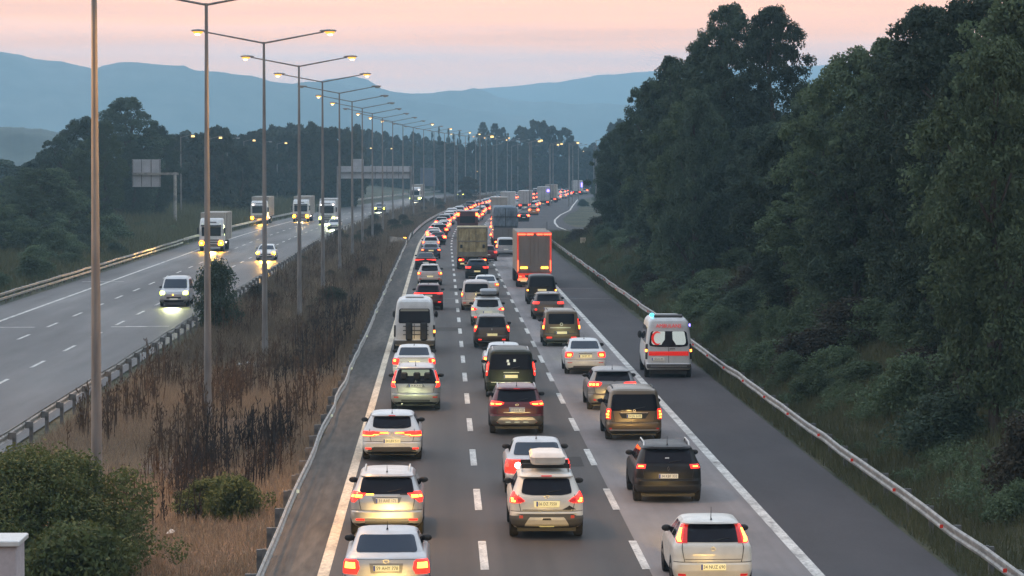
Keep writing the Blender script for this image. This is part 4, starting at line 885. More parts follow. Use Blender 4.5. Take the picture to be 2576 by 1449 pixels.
class Car:
    """a vehicle lofted from stacked plan outlines; origin = middle of the rear bumper on the ground, +Y forward"""
    def __init__(s, name, label, cat, X, Y, tpl, body, group=None, rz=None, H=None, W=None, L=None, rr=0.26, bow=0.07):
        T = TPL[tpl]; s.T = T; s.tpl = tpl
        s.H, s.W, s.L = H or T['H'], W or T['W'], L or T['L']; s.k = s.H / T['H']; s.rr, s.bow = rr, bow
        k = s.k
        s.rz_ = [p[0] * k for p in T['rear']]; s.ry = [p[1] for p in T['rear']]
        s.fz_ = [p[0] * k for p in T['front']]; s.fy = [p[1] for p in T['front']]
        s.wz_ = [p[0] * k for p in T['width']]; s.wf = [p[1] * s.W for p in T['width']]
        s.root = thing(name, label, cat, (X, Y, 0.0), heading(Y) if rz is None else rz, group)
        s.body_mat = body
        s.make_body()
    def w(s, z): return float(np.interp(z, s.wz_, s.wf))
    def yr(s, z): return float(np.interp(z, s.rz_, s.ry))
    def yf(s, z): return s.L - float(np.interp(z, s.fz_, s.fy))
    def r(s, z): w = s.w(z); return max(0.05, min(s.rr, w * 0.45, (s.yf(z) - s.yr(z)) * 0.3))
    def rear_pt(s, q, z, off=0.0):
        """q: distance along the outline from the middle of the rear as a fraction of the half-width; sign = side"""
        w, r, y0 = s.w(z), s.r(z), s.yr(z); sg = 1 if q >= 0 else -1; d = abs(q) * w; e = w - r
        if d <= e: x, y, nx, ny = d, y0 + s.bow * (d / w) ** 2, 0.0, -1.0
        else:
            ye = y0 + s.bow * (e / w) ** 2; a = (d - e) / r
            if a <= math.pi / 2: x, y, nx, ny = e + r * math.sin(a), ye + r * (1 - math.cos(a)), math.sin(a), -math.cos(a)
            else: x, y, nx, ny = w, ye + r + (a - math.pi / 2) * r, 1.0, 0.0
        return (sg * (x + nx * off), y + ny * off, z)
    def front_pt(s, q, z, off=0.0):
        w, y0 = s.w(z), s.yf(z); r = min(0.42, w * 0.5); sg = 1 if q >= 0 else -1; d = abs(q) * w; e = w - r
        if d <= e: x, y, nx, ny = d, y0 - 0.09 * (d / w) ** 2, 0.0, 1.0
        else:
            a = min(math.pi / 2, (d - e) / r); ye = y0 - 0.09 * (e / w) ** 2
            x, y, nx, ny = e + r * math.sin(a), ye - r * (1 - math.cos(a)), math.sin(a), math.cos(a)
        return (sg * (x + nx * off), y + ny * off, z)
    def zs(s, z0, z1, n=3):
        a = {z0, z1} | {z for z in s.rz_ + s.fz_ + s.wz_ if z0 < z < z1} | {lerp(z0, z1, i / n) for i in range(1, n)}
        return sorted(a)
    def make_body(s):
        lv = sorted(set(s.rz_) | set(s.fz_) | set(s.wz_)); rows = []
        for z in lv:
            w, r = s.w(z), s.r(z); e = (w - r) / w; arc = r * math.pi / 2 / w
            right = [s.rear_pt(q, z) for q in (0, e * .34, e * .67, e, e + arc * .25, e + arc * .5, e + arc * .75, e + arc)]
            yb = right[-1][1]; rf = min(0.42, w * 0.5); ef = (w - rf) / w; af = rf * math.pi / 2 / w
            fr = [s.front_pt(q, z) for q in (ef + af, ef + af * .67, ef + af * .33, ef, ef * .5, 0)]
            ya = fr[0][1]
            side = [(w, lerp(yb, ya, t), z) for t in (.25, .5, .75)]
            half = right + side + fr
            left = [(-p[0], p[1], p[2]) for p in reversed(half[1:-1])]
            ring = half + left; rows.append(ring + [ring[0]])
        mb = MB(); mb.grid(rows); n = len(rows[0])
        mb.f.append(tuple(range(n - 2, -1, -1))); top = (len(rows) - 1) * n; mb.f.append(tuple(range(top, top + n - 1)))
        me = mb.mesh('body', 32); s.body = obj('body', me, s.body_mat, s.root)
        s.body.material_slots[0].link = 'OBJECT'; s.body.material_slots[0].material = s.body_mat
    def patch(s, name, rows, m, off=0.006, parent=None, face='rear', cols=7, n=3, mirror=False, thick=0.02):
        """raised patch on the shell: rows = [(z, q0, q1)...] from bottom to top; edges folded back into the shell"""
        fn = s.rear_pt if face == 'rear' else s.front_pt
        cols = max(cols, int(max(abs(r[2] - r[1]) for r in rows) / 0.09) + 1)
        rz = [r[0] for r in rows]; q0 = [r[1] for r in rows]; q1 = [r[2] for r in rows]
        zz = sorted(set(rz) | set(s.zs(rz[0], rz[-1], n)))
        for sg in ((1, -1) if mirror else (1,)):
            out = []
            for z in zz:
                a, b = float(np.interp(z, rz, q0)) * sg, float(np.interp(z, rz, q1)) * sg
                line = [fn(lerp(a, b, j / cols), z, off) for j in range(cols + 1)]
                out.append([fn(a, z, off - thick)] + line + [fn(b, z, off - thick)])
            lo = [fn(lerp(q0[0] * sg, q1[0] * sg, j / cols), zz[0], off - thick) for j in range(cols + 1)]
            hi = [fn(lerp(q0[-1] * sg, q1[-1] * sg, j / cols), zz[-1], off - thick) for j in range(cols + 1)]
            out = [[lo[0]] + lo + [lo[-1]]] + out + [[hi[0]] + hi + [hi[-1]]]
            if (sg < 0) != (face == 'front'): out = [list(reversed(r)) for r in out]
            mb = MB(); mb.grid(out); o = obj(name, mb.mesh(name, 50), m, parent or s.root)
        return o
    def rear_window(s, k0=0.80, k1=0.84, z0=None, z1=None, m=None, sag=0.0, off=0.006):
        z0 = (s.T['win'][0] if z0 is None else z0) * s.k; z1 = (s.T['win'][1] if z1 is None else z1) * s.k; h = z1 - z0
        if sag:
            rows = [(z0 - sag, -k0 * 0.55, k0 * 0.55), (z0 - sag * 0.6, -k0 * .8, k0 * .8), (z0, -k0 * .96, k0 * .96), (z0 + h * .15, -k0, k0)]
        else: rows = [(z0, -k0 * .93, k0 * .93), (z0 + h * .06, -k0 * .98, k0 * .98), (z0 + h * .14, -k0, k0)]
        rows += [(lerp(z0, z1, .86), -lerp(k0, k1, .86), lerp(k0, k1, .86)), (lerp(z0, z1, .95), -k1 * .97, k1 * .97), (z1, -k1 * .9, k1 * .9)]
        return s.patch('rear_window', rows, m or M_glass, off + .006, cols=20)
    def windscreen(s, m=None):
        z0, z1 = [z for z in s.fz_ if z > s.H * 0.6][0] + 0.03 * s.k, s.fz_[-3] - 0.02
        return s.patch('windscreen', [(z0, -.86, .86), (lerp(z0, z1, .1), -.9, .9), (lerp(z0, z1, .9), -.9, .9), (z1, -.84, .84)], m or M_glassb, 0.012, face='front', cols=20)
    def side_windows(s, n=2, z0=None, z1=None, m=None, ya=None, yb=None):
        z0 = z0 or s.T['win'][0] * s.k + 0.02; z1 = z1 or s.T['win'][1] * s.k
        for sg in (1, -1):
            for i in range(n):
                rows = []
                for t in (0, .12, .5, .9, 1):
                    z = lerp(z0, z1, t); w = s.w(z)
                    a0 = s.yr(z) + s.rr + 0.18 if ya is None else ya; b0 = s.yf(z) - 0.45 if yb is None else yb - (s.yf(z0) - s.yf(z)) * .8
                    g = (b0 - a0) / n; y0, y1 = a0 + g * i + 0.04, a0 + g * (i + 1) - 0.04
                    rows.append([(sg * (w + 0.006), lerp(y0, y1, j / 4), z) for j in range(5)])
                if sg > 0: pass
                else: rows = [list(reversed(r)) for r in rows]
                mb = MB(); mb.grid(rows); obj('side_window', mb.mesh('side_window', 50), m or M_glass, s.root)
    def wheels(s, ya=0.78, yb=None, tw=0.0):
        r = s.T['wr']; ty, rim = wheel_meshes(r); yb = yb or s.L - 0.82
        for sg in (1, -1):
            for y in (ya, yb):
                x = sg * (s.W - 0.105)
                wv = obj('wheel', ty, M_tyre, s.root, (x, y, r)); obj('rim', rim, M_rim, wv)
                mb = MB(); rows = []
                for q in (r + 0.05, r - 0.02):
                    rows.append([(sg * (s.W + 0.004), y + q * math.cos(a), max(0.2, r + q * math.sin(a))) for a in [math.pi * (-.06 + 1.12 * j / 12) for j in range(13)]])
                mb.grid(rows); obj('wheel_arch', mb.mesh('wheel_arch'), M_black, s.root)
        mb = MB(); mb.box(-s.W * .80, s.W * .80, .25, s.L - .25, 0.17, 0.34); obj('underbody', mb.mesh('underbody'), M_black, s.root)
    def mirrors(s, z=None, m=None, x=0.15, h=0.075, y=None):
        z = z or s.T['win'][0] * s.k + 0.07; y = y or s.yf(z) - 0.62
        for sg in (1, -1):
            x0 = s.w(z); mb = MB(); rows = []
            for yy, g in ((0, .55), (.03, 1), (.10, .95), (.17, .5)):
                rows.append([(sg * (x0 + .095 + x * .75 * g * math.cos(a) * sg * (1 if sg > 0 else -1)), y + yy, z + h * g * math.sin(a)) for a in [2 * math.pi * j / 10 for j in range(11)]])
            mb.grid(rows); mb.f.append(tuple(range(9, -1, -1)))
            mb.tube((sg * (x0 - .03), y + .08, z - .05), (sg * (x0 + .08), y + .08, z - .03), 0.025, 0.03, 6)
            obj('mirror', mb.mesh('mirror', 50), m or M_black, s.root)
    def lamps(s, rows, core=None, m=None, mc=None, off=0.014, name='tail_light', cols=6):
        for sg in (1, -1):
            rr = [(z, a * sg, b * sg) for z, a, b in rows]
            o = s.patch1(name, rr, m or M_lens, off, cols)
            for c in (core or []): s.patch1('lamp_core', [(z, a * sg, b * sg) for z, a, b in c], mc or M_core, off + 0.007, cols, o)
    def patch1(s, name, rows, m, off, cols=6, parent=None, thick=0.025):
        if rows[0][1] < 0 or rows[0][2] < 0:
            rows = [(z, min(a, b), max(a, b)) for z, a, b in rows]
        else: rows = [(z, min(a, b), max(a, b)) for z, a, b in rows]
        return s.patch(name, rows, m, off, parent, cols=cols, thick=thick)
    def plate(s, txt=None, z=0.78, x=0.0, w=0.26, h=0.06, m=None, off=0.022):
        y = s.yr(z) - off; 
        p = obj('number_plate', MB().bbox(x - w, x + w, y - 0.008, y + 0.06, z - h, z + h, 0.004).mesh('number_plate'), m or M_plate, s.root)
        obj('plate_band', MB().box(x - w + .002, x - w + 0.045, y - 0.0105, y - 0.0085, z - h + .004, z + h - .004).mesh('plate_band'), M_plblue, p)
        if txt:
            me = text_mesh(txt, 0.105, (0.86, 1.0)); obj('lettering', me, M_text, p, (x + 0.02, y - 0.0105, z))
    def strip(s, name, z0, z1, q0, q1, m, off=0.012, cols=8, n=2): return s.patch1(name, [(z0, q0, q1), (z1, q0, q1)], m, off, cols)
    def antenna(s, y=None, h=0.16, m=None):
        y = y or s.yr(s.H - 0.03) + 0.12; mb = MB(); mb.tube((0, y, s.H - 0.06), (0, y - 0.1, s.H + h), 0.012, 0.004, 6); mb.add([(-.03, y - .1, s.H - .04), (.03, y - .1, s.H - .04), (0, y + .12, s.H - .03), (0, y - .06, s.H + .05)], [(0, 1, 3), (1, 2, 3), (2, 0, 3)])
        obj('antenna', mb.mesh('antenna'), m or M_black, s.root)
    def roof_rails(s, m=None, x=0.62, lift=0.02, y0=0.75, y1=2.4):
        for sg in (1, -1):
            mb = MB(); X = sg * x * s.W; zr = float(np.interp(x * s.W, s.wf[:-7:-1], s.wz_[:-7:-1])); zt = zr + lift + .02
            pts = [(X, y0, zr - 0.05), (X, y0 + .16, zt), (X, y1 - .2, zt), (X, y1, zr - .05)]
            for a, b in zip(pts, pts[1:]): mb.tube(a, b, 0.022, 0.022, 6)
            obj('roof_rail', mb.mesh('roof_rail', 40), m or M_chrome, s.root)
    def badge(s, z, kind='oval', m=None, r=0.055, x=0):
        y = s.yr(z) - 0.012; mb = MB(); n = 4 if kind == 'diamond' else 14
        a0 = [(r * (.62 if kind == 'diamond' else 1.25 if kind == 'oval' else 1) * math.cos(2 * math.pi * k / n), r * (1.2 if kind == 'diamond' else .8 if kind == 'oval' else 1) * math.sin(2 * math.pi * k / n)) for k in range(n)]
        rows = [[(x + p[0] * q, y - d, z + p[1] * q) for p in a0 + a0[:1]] for q, d in ((1.0, -.01), (1.0, .008), (.66, .008), (.6, 0.0))]
        mb.grid(rows); obj('badge', mb.mesh('badge', 40), m or M_chrome, s.root)
    def third_light(s, z, lit=False, w=0.16):
        s.patch1('third_brake_light', [(z - .012, -w, w), (z + .012, -w, w)], M_core if lit else M_lensd, 0.012, 4)
    def bumper_lamps(s, z, q=0.72, w=0.1, h=0.022, m=None):
        for sg in (1, -1): s.patch1('reflector', [(z - h, sg * (q - w), sg * (q + w)), (z + h, sg * (q - w), sg * (q + w))], m or M_lensd, 0.012, 4)
    def wiper(s, z):
        y = s.yr(z) - 0.02; obj('wiper', MB().tube((0.02, y, z), (0.36, s.yr(z + .06) - .015, z + .06), 0.012, 0.008, 6).mesh('wiper'), M_black, s.root)
    def seam(s, z0, z1, q): pass
    def exhaust(s, x=0.5, z=0.24):
        obj('exhaust', MB().tube((x, -0.005 + s.yr(z), z), (x, .3, z), 0.032, 0.032, 10).mesh('exhaust', 40), M_chrome, s.root)
    def headlights(s, z=0.68, q=0.80, m=None, w=.16, h=.06, rows=None):
        for sg in (1, -1):
            a, b = sorted((sg * (q - w), sg * (q + w))); z *= 1
            if m in (M_headw, M_headc):
                o = s.patch('headlight', [(z - h * 1.6, a, b), (z - h * .8, a - .05, b + .05), (z + h * .8, a - .05, b + .05), (z + h * 1.6, a, b)], M_glow_w if m is M_headw else M_glow_c, 0.012, face='front', cols=5)
                p = s.front_pt(sg * q, z, .03); obj('lamp_core', MB().tube((p[0], p[1] - .05, p[2]), (p[0], p[1] + .03, p[2]), .12, .10, 14).mesh('lamp_core', 40), m, o)
            else: s.patch('headlight', [(z - h, a, b), (z + h, a, b)], m or M_headoff, 0.012, face='front', cols=5)
    def beam(s, P=1300, col=(1, .78, .42), tilt=10.5, spread=27):
        d = bpy.data.lights.new('headlight_beam', 'SPOT'); d.energy = P; d.color = col; d.spot_size = R(spread); d.spot_blend = 0.7; d.shadow_soft_size = 0.5
        o = bpy.data.objects.new('headlight_beam', d); COL.objects.link(o); o.parent = s.root; o.location = (0, s.L + 0.8, 0.7); o.rotation_euler = (R(90 - tilt), 0, 0)
    def basics(s, mirrors=True, ant=True, sw=2):
        s.wheels(); s.windscreen(); s.side_windows(sw)
        if mirrors: s.mirrors()
        if ant: s.antenna()
        s.headlights(z=0.68 * s.k if s.tpl != 'bus' else 0.95)
        if s.tpl != 'bus':
            zb = s.rz_[4] + 0.005; z0 = s.T['win'][0] * s.k - 0.03; zl = s.rz_[0]
            s.patch1('panel_seam', [(zb, -1.05, 1.05), (zb + .012, -1.05, 1.05)], M_black, .007, 16)
            if s.tpl != 'sedan':
                for sg in (1, -1): s.patch1('panel_seam', [(zb + .012, sg * .70, sg * .715), (z0, sg * .80, sg * .815)], M_black, .007, 2)
                s.wiper(s.T['win'][0] * s.k + .02)
            s.patch1('valance', [(zl, -.92, .92), (zl + .07, -.98, .98), (zl + .10, -.7, .7)], M_black, .009, 16)

WARM, COOL = (1, .64, .20), (.92, 1, .50)
NEAR = 'vehicles queuing on the near carriageway'
# --- left lane
c = Car('sedan', 'silver-white sedan cut by the bottom edge, front of the left lane', 'car', -1.17, 63.0, 'sedan', P_silver)
c.basics(); c.rear_window(.86, .90, m=M_glassb); c.lamps([(.68, .68, 1.12), (.80, .62, 1.12), (.93, .66, 1.12), (.98, .74, 1.08)], [[(.80, .72, 1.0), (.92, .74, 1.0)]])
c.plate('59 AHY 778', .80, m=M_plate, w=.27); c.patch1('plate_recess', [(.70, -.36, .36), (.90, -.40, .40)], P_grey, .008); c.badge(.945, 'oval'); c.strip('boot_lip', .985, 1.012, -.82, .82, P_silver, .02); c.bumper_lamps(.42); c.beam(3060, WARM)
c = Car('crossover', 'silver-grey crossover with roof rails and a 31 plate in the left lane', 'car', -1.37, 74.7, 'suv', P_silver, H=1.58, W=.89)
c.basics(); c.rear_window(.82, .88, sag=.03); c.roof_rails(M_chrome)
c.lamps([(.86, .90, 1.02), (.94, .80, 1.14), (1.02, .66, 1.16), (1.08, .60, 1.16), (1.12, .80, 1.10)], [[(.98, .70, .90), (1.045, .70, .90)], [(.985, .94, 1.06), (1.04, .94, 1.06)]])
c.patch1('lamp_link', [(1.04, -.6, -.38), (1.07, -.6, -.38)], M_turn, .014); c.patch1('lamp_link', [(1.04, .38, .6), (1.07, .38, .6)], M_black, .014)
c.patch1('plate_recess', [(.83, -.34, .34), (.99, -.42, .42)], P_grey, .007); c.plate('31 AAE 171', .90, m=M_platew, w=.27); c.strip('chrome_strip', 1.0, 1.02, -.30, .30, M_chrome, .02)
c.strip('bumper_crease', .60, .63, -.95, .95, P_silver, .022); c.strip('bumper_lower', .32, .40, -.62, .62, P_grey, .014); c.bumper_lamps(.44, .74, .12, .022, M_lens); c.exhaust(.46, .28); c.beam(2652, WARM)
c = Car('hatchback', 'white hatchback with thin curved light strips and a 34 LBV plate', 'car', -1.56, 93.9, 'hatch', P_white, H=1.45, W=.905)
c.basics(); c.rear_window(.74, .84, z0=1.06, sag=.05)
c.lamps([(.76, .62, 1.14), (.80, .52, 1.15), (.86, .12, 1.15), (.885, .10, 1.15), (.92, .62, 1.14)], [[(.775, .66, 1.06), (.795, .62, 1.08)], [(.80, .52, .66), (.825, .42, .62)], [(.855, .12, .44), (.875, .12, .40)]], off=.012, cols=8)
c.badge(.84, 'diamond', r=.06); c.plate('34 LBV 511', .62, m=M_plate); c.strip('tailgate_crease', .735, .75, -.66, .66, P_silver, .012)
c.patch1('bumper_trim', [(.30, -.86, .86), (.37, -.80, .80), (.44, -.60, .60)], M_grey, .010); c.bumper_lamps(.385, .82, .11, .022, M_lens); c.third_light(1.395 * c.k); c.beam(2652, COOL)
c = Car('minivan', 'silver-grey people carrier with tall red side lights in the left lane', 'car', -1.0, 113.0, 'mpv', P_silver, H=1.66, W=.905)
c.basics(); c.rear_window(.90, .90, z0=1.0); c.roof_rails(P_silver, .68)
c.patch1('window_view', [(1.28, -.66, .66), (1.50, -.70, .70)], mat('painted_window_view', (.35, .40, .28), .2, emit=(.75, .85, .55), estr=.12, sample=False), .018)  # bright view through the cabin painted as a pale glowing patch
for x in (-.42, .05, .45):
    mb = MB(); mb.bbox(x - .13, x + .13, 0, .1, 1.15, 1.42, .05); obj('headrest', mb.mesh('headrest'), M_black, c.root, (0, .03, 0))
c.lamps([(.86, .80, 1.0), (.92, .86, 1.14), (1.05, .95, 1.14), (1.40, 1.02, 1.14), (1.46, 1.02, 1.12)], [[(1.03, .86, 1.02), (1.07, .86, 1.02)]], mc=M_turn)
c.patch1('plate_recess', [(.86, -.40, .40), (1.0, -.30, .30)], P_grey, .008); c.plate('34 BCA 67', .925, m=M_platew, w=.25); c.strip('bumper_step', .56, .60, -.98, .98, P_silver, .03); c.badge(1.06, 'diamond', r=.05)
c.bumper_lamps(.50, .80, .1, .025, M_refl); c.strip('bumper_lower', .33, .40, -.6, .6, M_grey, .010); c.exhaust(-.5, .25); c.beam(2652, COOL)
c = Car('sedan', 'pale silver sedan half hidden behind the people carrier in the left lane', 'car', -1.2, 128.0, 'sedan', P_white)
c.basics(); c.rear_window(.86, .90, m=M_glassb); c.lamps([(.72, .74, 1.12), (.92, .70, 1.12), (.97, .76, 1.08)], [[(.84, .86, 1.0), (.92, .86, 1.0)]]); c.plate(None, .80); c.strip('spoiler', 1.0, 1.03, -.8, .8, P_pink, .05); c.beam(1836, WARM)
c = Car('minibus', 'white minibus with a dirty rear and a dark rear carrier in the left lane', 'minibus', -1.35, 147.0, 'bus', P_white, H=2.62, rr=.2)
c.basics(ant=False, mirrors=False, sw=4); c.mirrors(z=1.65, x=.12, h=.17, y=4.6); c.rear_window(.80, .82, z0=1.46, z1=2.18)
c.lamps([(.78, .93, 1.08), (1.34, .93, 1.08)], [], m=M_black); c.patch1('tail_light', [(.98, .94, 1.07), (1.10, .94, 1.07)], M_core, .022); c.bumper_lamps(.55, .84, .06, .03, M_lensd)
c.patch1('window_shade', [(2.02, -.76, .76), (2.12, -.74, .74)], mat('striped_shade', (.30, .28, .22), .5), .018)
for x0, x1 in ((-.42, -.10), (.28, .62)):
    obj('carrier_bag', MB().bbox(x0, x1, -.16, .02, .62, 1.50, .06).mesh('carrier_bag', 40), M_black, c.root)
for z in (.9, 1.1, 1.3): obj('carrier_bar', MB().tube((-.55, -.06, z), (.68, -.06, z), .025, .025, 6).mesh('carrier_bar'), M_grey, c.root)
c.strip('rear_bumper', .42, .62, -1.0, 1.0, M_grey, .05); obj('roof_hatch', MB().bbox(-.45, .45, .9, 2.3, 2.62, 2.74, .05).mesh('roof_hatch', 40), P_white, c.root); c.strip('door_seam', .70, 1.42, -.012, .012, M_black, .008)
c.beam(1836, COOL)
c = Car('suv', 'dark red estate with a full-width light bar ahead of the minibus', 'car', -.88, 190, 'suv', P_maroon, H=1.60)
c.basics(); c.rear_window(.80, .86); c.roof_rails(P_silver); c.patch1('tail_light', [(1.02, -1.12, 1.12), (1.07, -1.12, 1.12)], M_lens, .015, 14)
c.lamps([(.98, .60, 1.14), (1.07, .60, 1.14)], [[(1.03, .64, 1.0), (1.06, .64, 1.0)]], m=M_lens, mc=M_lensf); c.plate(None, .88, m=M_platew, w=.25); c.bumper_lamps(.50, .76, .1, .025, M_lens); c.beam(1224, WARM)
c = Car('crossover', 'rose-white crossover in the left lane two cars ahead of the minibus', 'car', -.95, 228, 'hatch', P_pink, H=1.56)
c.basics(); c.rear_window(.76, .84, sag=.03); c.lamps([(.80, .78, 1.14), (.98, .72, 1.14)], [[(.84, .86, 1.04), (.95, .86, 1.04)]]); c.plate(None, .66); c.strip('bumper_trim', .30, .42, -.8, .8, M_black, .010); c.bumper_lamps(.48, .78, .1, .03, M_refl)
c = Car('sedan', 'black sedan with a curved red light bar in the left lane', 'car', -1.45, 261, 'sedan', P_black)
c.basics(); c.rear_window(.84, .88, m=M_glassb); c.lamps([(.80, .70, 1.12), (.86, .12, 1.12), (.90, .10, 1.12)], [[(.81, .74, 1.02), (.86, .70, 1.02)]], mc=M_lensf); c.plate(None, .60, m=M_platew)
c = Car('sedan', 'dark blue sedan in the left lane beside the box truck', 'car', -1.1, 290, 'sedan', P_blue)
c.basics(); c.rear_window(.84, .88); c.lamps([(.78, .74, 1.12), (.92, .72, 1.12)], [[(.82, .80, 1.02), (.90, .80, 1.02)]], mc=M_coref); c.plate(None, .80)
c = Car('hatchback', 'white hatchback in the left lane level with the blue-grey truck', 'car', -1.2, 317, 'hatch', P_white)
c.basics(); c.rear_window(.80, .86); c.lamps([(.78, .76, 1.12), (.96, .74, 1.12)], [[(.82, .80, 1.02), (.92, .80, 1.02)]], mc=M_coref); c.plate(None, .66)
# --- middle lane
def roof_box(c, m, y0=.55, y1=2.5, w=.42, x=0.05, h=.30, label=None):
    rows = []; zb = c.H + .16
    for z, q, e in ((zb, .90, .08), (zb + .05, 1, .02), (zb + h * .55, 1.0, 0.0), (zb + h * .62, 1.03, -.015), (zb + h * .9, .90, .10), (zb + h, .70, .3)):
        a = w * q; b0, b1 = y0 + e, y1 - e * 2.5; r = .1
        ring = [(x - a + r, b0, z), (x - a * .4, b0 - .02, z), (x + a * .4, b0 - .02, z), (x + a - r, b0, z), (x + a, b0 + r, z), (x + a, b1 - .3, z), (x + a * .5, b1, z), (x - a * .5, b1, z), (x - a, b1 - .3, z), (x - a, b0 + r, z)]
        rows.append(ring + [ring[0]])
    mb = MB(); mb.grid(rows); n = 11; mb.f.append(tuple(range(n - 2, -1, -1))); k = 5 * n; mb.f.append(tuple(range(k, k + n - 1)))
    o = obj('roof_box', mb.mesh('roof_box', 35), m, c.root)
    for y in (y0 + .45, y1 - .5): obj('cross_bar', MB().box(-.60, .60, y - .03, y + .03, c.H + .04, c.H + .158).mesh('cross_bar'), M_black, c.root)
c = Car('suv', 'white SUV with a cream roof box and a 06 DZ 7550 plate', 'car', 2.54, 74.3, 'suv', P_cream, H=1.60, W=.895)
c.basics(ant=False); c.rear_window(.76, .80, z0=1.13, sag=.05); c.roof_rails(M_chrome, .66); roof_box(c, P_cream)
c.lamps([(.88, .72, 1.12), (.93, .60, 1.14), (1.00, .70, 1.14), (1.08, .90, 1.14), (1.14, 1.02, 1.12)], [[(.90, .86, 1.0), (.945, .86, 1.02)], [(.955, .92, 1.02), (1.0, .94, 1.04)]])
c.patch1('lamp_inner', [(.90, .64, .80), (.94, .62, .80), (1.0, .72, .82)], M_lensd, .020); c.patch1('lamp_inner', [(.90, -.80, -.64), (.94, -.80, -.62), (1.0, -.82, -.72)], M_lensd, .020)
c.patch1('plate_recess', [(.78, -.34, .34), (.93, -.36, .36)], M_plate, .006); c.plate('06 DZ 7550', .86, m=M_plate, w=.26, h=.065); c.strip('chrome_strip', .945, .975, -.38, .38, M_chrome, .022); c.badge(1.03, 'oval', r=.05)
c.patch1('bumper_trim', [(.30, -1.06, 1.06), (.40, -1.10, 1.10), (.56, -1.14, 1.14), (.62, -.80, .80)], M_grey, .012)
c.patch1('skid_plate', [(.30, -.66, .66), (.38, -.60, .60), (.50, -.50, .50), (.54, -.46, .46)], P_cream, .028); c.patch1('tow_slot', [(.47, -.13, .13), (.52, -.10, .10)], M_black, .034)
c.bumper_lamps(.55, .70, .05, .035, M_refl); c.strip('lower_strip', .285, .315, -.22, .22, M_plate, .03); c.strip('tailgate_edge', .705, .72, -.66, .66, M_grey, .010); c.third_light(1.52, w=.2)
mb = MB(); yq = c.yr(.76) - .03
mb.add([(.38, yq + .01, .725), (.72, yq + .03, .725), (.62, yq + .02, .78), (.55, yq + .02, .825), (.50, yq + .02, .785)], [(0, 1, 2, 3, 4)]); obj('mountain_sticker', mb.mesh('mountain_sticker'), M_black, c.root)
c = Car('sedan', 'silver sedan with round red lights hidden behind the SUV with the cream roof box', 'car', 2.62, 84.0, 'sedan', P_silver, H=1.47)
c.basics(); c.rear_window(.88, .92, m=M_glassb); c.lamps([(.62, .40, 1.12), (.72, .28, 1.14), (.94, .26, 1.14), (1.0, .40, 1.12)], [])  # lenses enlarged to stand in for the red glow around the lamps
for sg in (1, -1):
    for q, m_, rr_ in ((.62, M_hot if sg < 0 else M_core, .085), (.95, M_lensf, .06)):
        p = c.rear_pt(sg * q, .84, .03); obj('lamp_core', MB().tube((p[0], p[1] + .02, p[2]), (p[0], p[1] - .012, p[2]), rr_, rr_ * .8, 14).mesh('lamp_core', 40), m_, c.root)
c.plate('34 DE 402', .66); c.bumper_lamps(.42); c.beam(2448, WARM)
c = Car('suv', 'dark red SUV with wide lights and a pale skid plate in the middle lane', 'car', 2.51, 103.0, 'suv', P_red, H=1.62, W=.905)
c.basics(); c.rear_window(.80, .88, z0=1.10); c.roof_rails(P_silver, .70); c.third_light(1.53)
c.lamps([(.96, .70, 1.14), (1.02, .52, 1.15), (1.08, .50, 1.15), (1.12, .72, 1.14)], [[(1.01, .60, .80), (1.045, .58, .82)], [(1.01, .88, 1.04), (1.05, .88, 1.06)]])
c.plate('34 KAE 435', .82, m=M_platew, w=.265); c.strip('chrome_strip', .905, .92, -.30, .30, M_chrome, .02); c.badge(1.0, 'oval', r=.05); c.strip('tailgate_line', .74, .755, -.5, .5, M_chrome, .010)
c.patch1('bumper_trim', [(.30, -1.06, 1.06), (.44, -1.12, 1.12), (.62, -1.16, 1.16)], M_grey, .010); c.patch1('skid_plate', [(.34, -.66, .66), (.44, -.78, .78), (.56, -.62, .62), (.58, -.58, .58)], P_silver, .026)
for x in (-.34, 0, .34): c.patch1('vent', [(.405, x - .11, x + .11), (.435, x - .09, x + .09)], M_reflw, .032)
c.bumper_lamps(.42, .66, .09, .022, M_lens); c.beam(2040, COOL)
c = Car('van', 'dark green passenger van with tall narrow red lights in the middle lane', 'van', 2.66, 119.0, 'van', P_green, H=1.90, W=.96, L=5.1, rr=.2)
c.basics(ant=False, sw=3); c.rear_window(.90, .92, z0=1.08); c.roof_rails(P_silver, .72)
c.lamps([(.86, 1.0, 1.10), (.90, .96, 1.12), (1.34, .96, 1.12), (1.40, 1.02, 1.10)], [[(1.10, .98, 1.10), (1.34, .98, 1.10)]], mc=M_lensf); c.patch1('reverse_lamp', [(1.0, .97, 1.10), (1.06, .97, 1.10)], M_reflw, .024); c.patch1('reverse_lamp', [(1.0, -1.10, -.97), (1.06, -1.10, -.97)], M_reflw, .024)
c.strip('chrome_strip', .985, 1.01, -.30, .34, M_chrome, .02); c.plate(None, .84, w=.27); c.strip('rear_bumper', .44, .62, -1.0, 1.0, P_green, .03); c.strip('bumper_step', .605, .625, -.8, .8, M_chrome, .04); c.beam(2040, COOL)
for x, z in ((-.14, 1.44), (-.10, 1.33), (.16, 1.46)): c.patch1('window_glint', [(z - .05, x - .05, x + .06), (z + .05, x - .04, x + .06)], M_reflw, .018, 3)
c = Car('sedan', 'pale sedan whose roof shows just above the dark green van', 'car', 2.62, 129.5, 'sedan', P_white)
c.basics(); c.rear_window(.86, .90, m=M_glassb); c.lamps([(.74, .72, 1.12), (.94, .70, 1.12)], [[(.80, .8, 1.0), (.9, .8, 1.0)]]); c.plate(None, .80)
c = Car('hatchback', 'brown compact car with a yellow-lit plate in the middle lane', 'car', 2.44, 151.0, 'mpv', P_brown, H=1.62, W=.87)
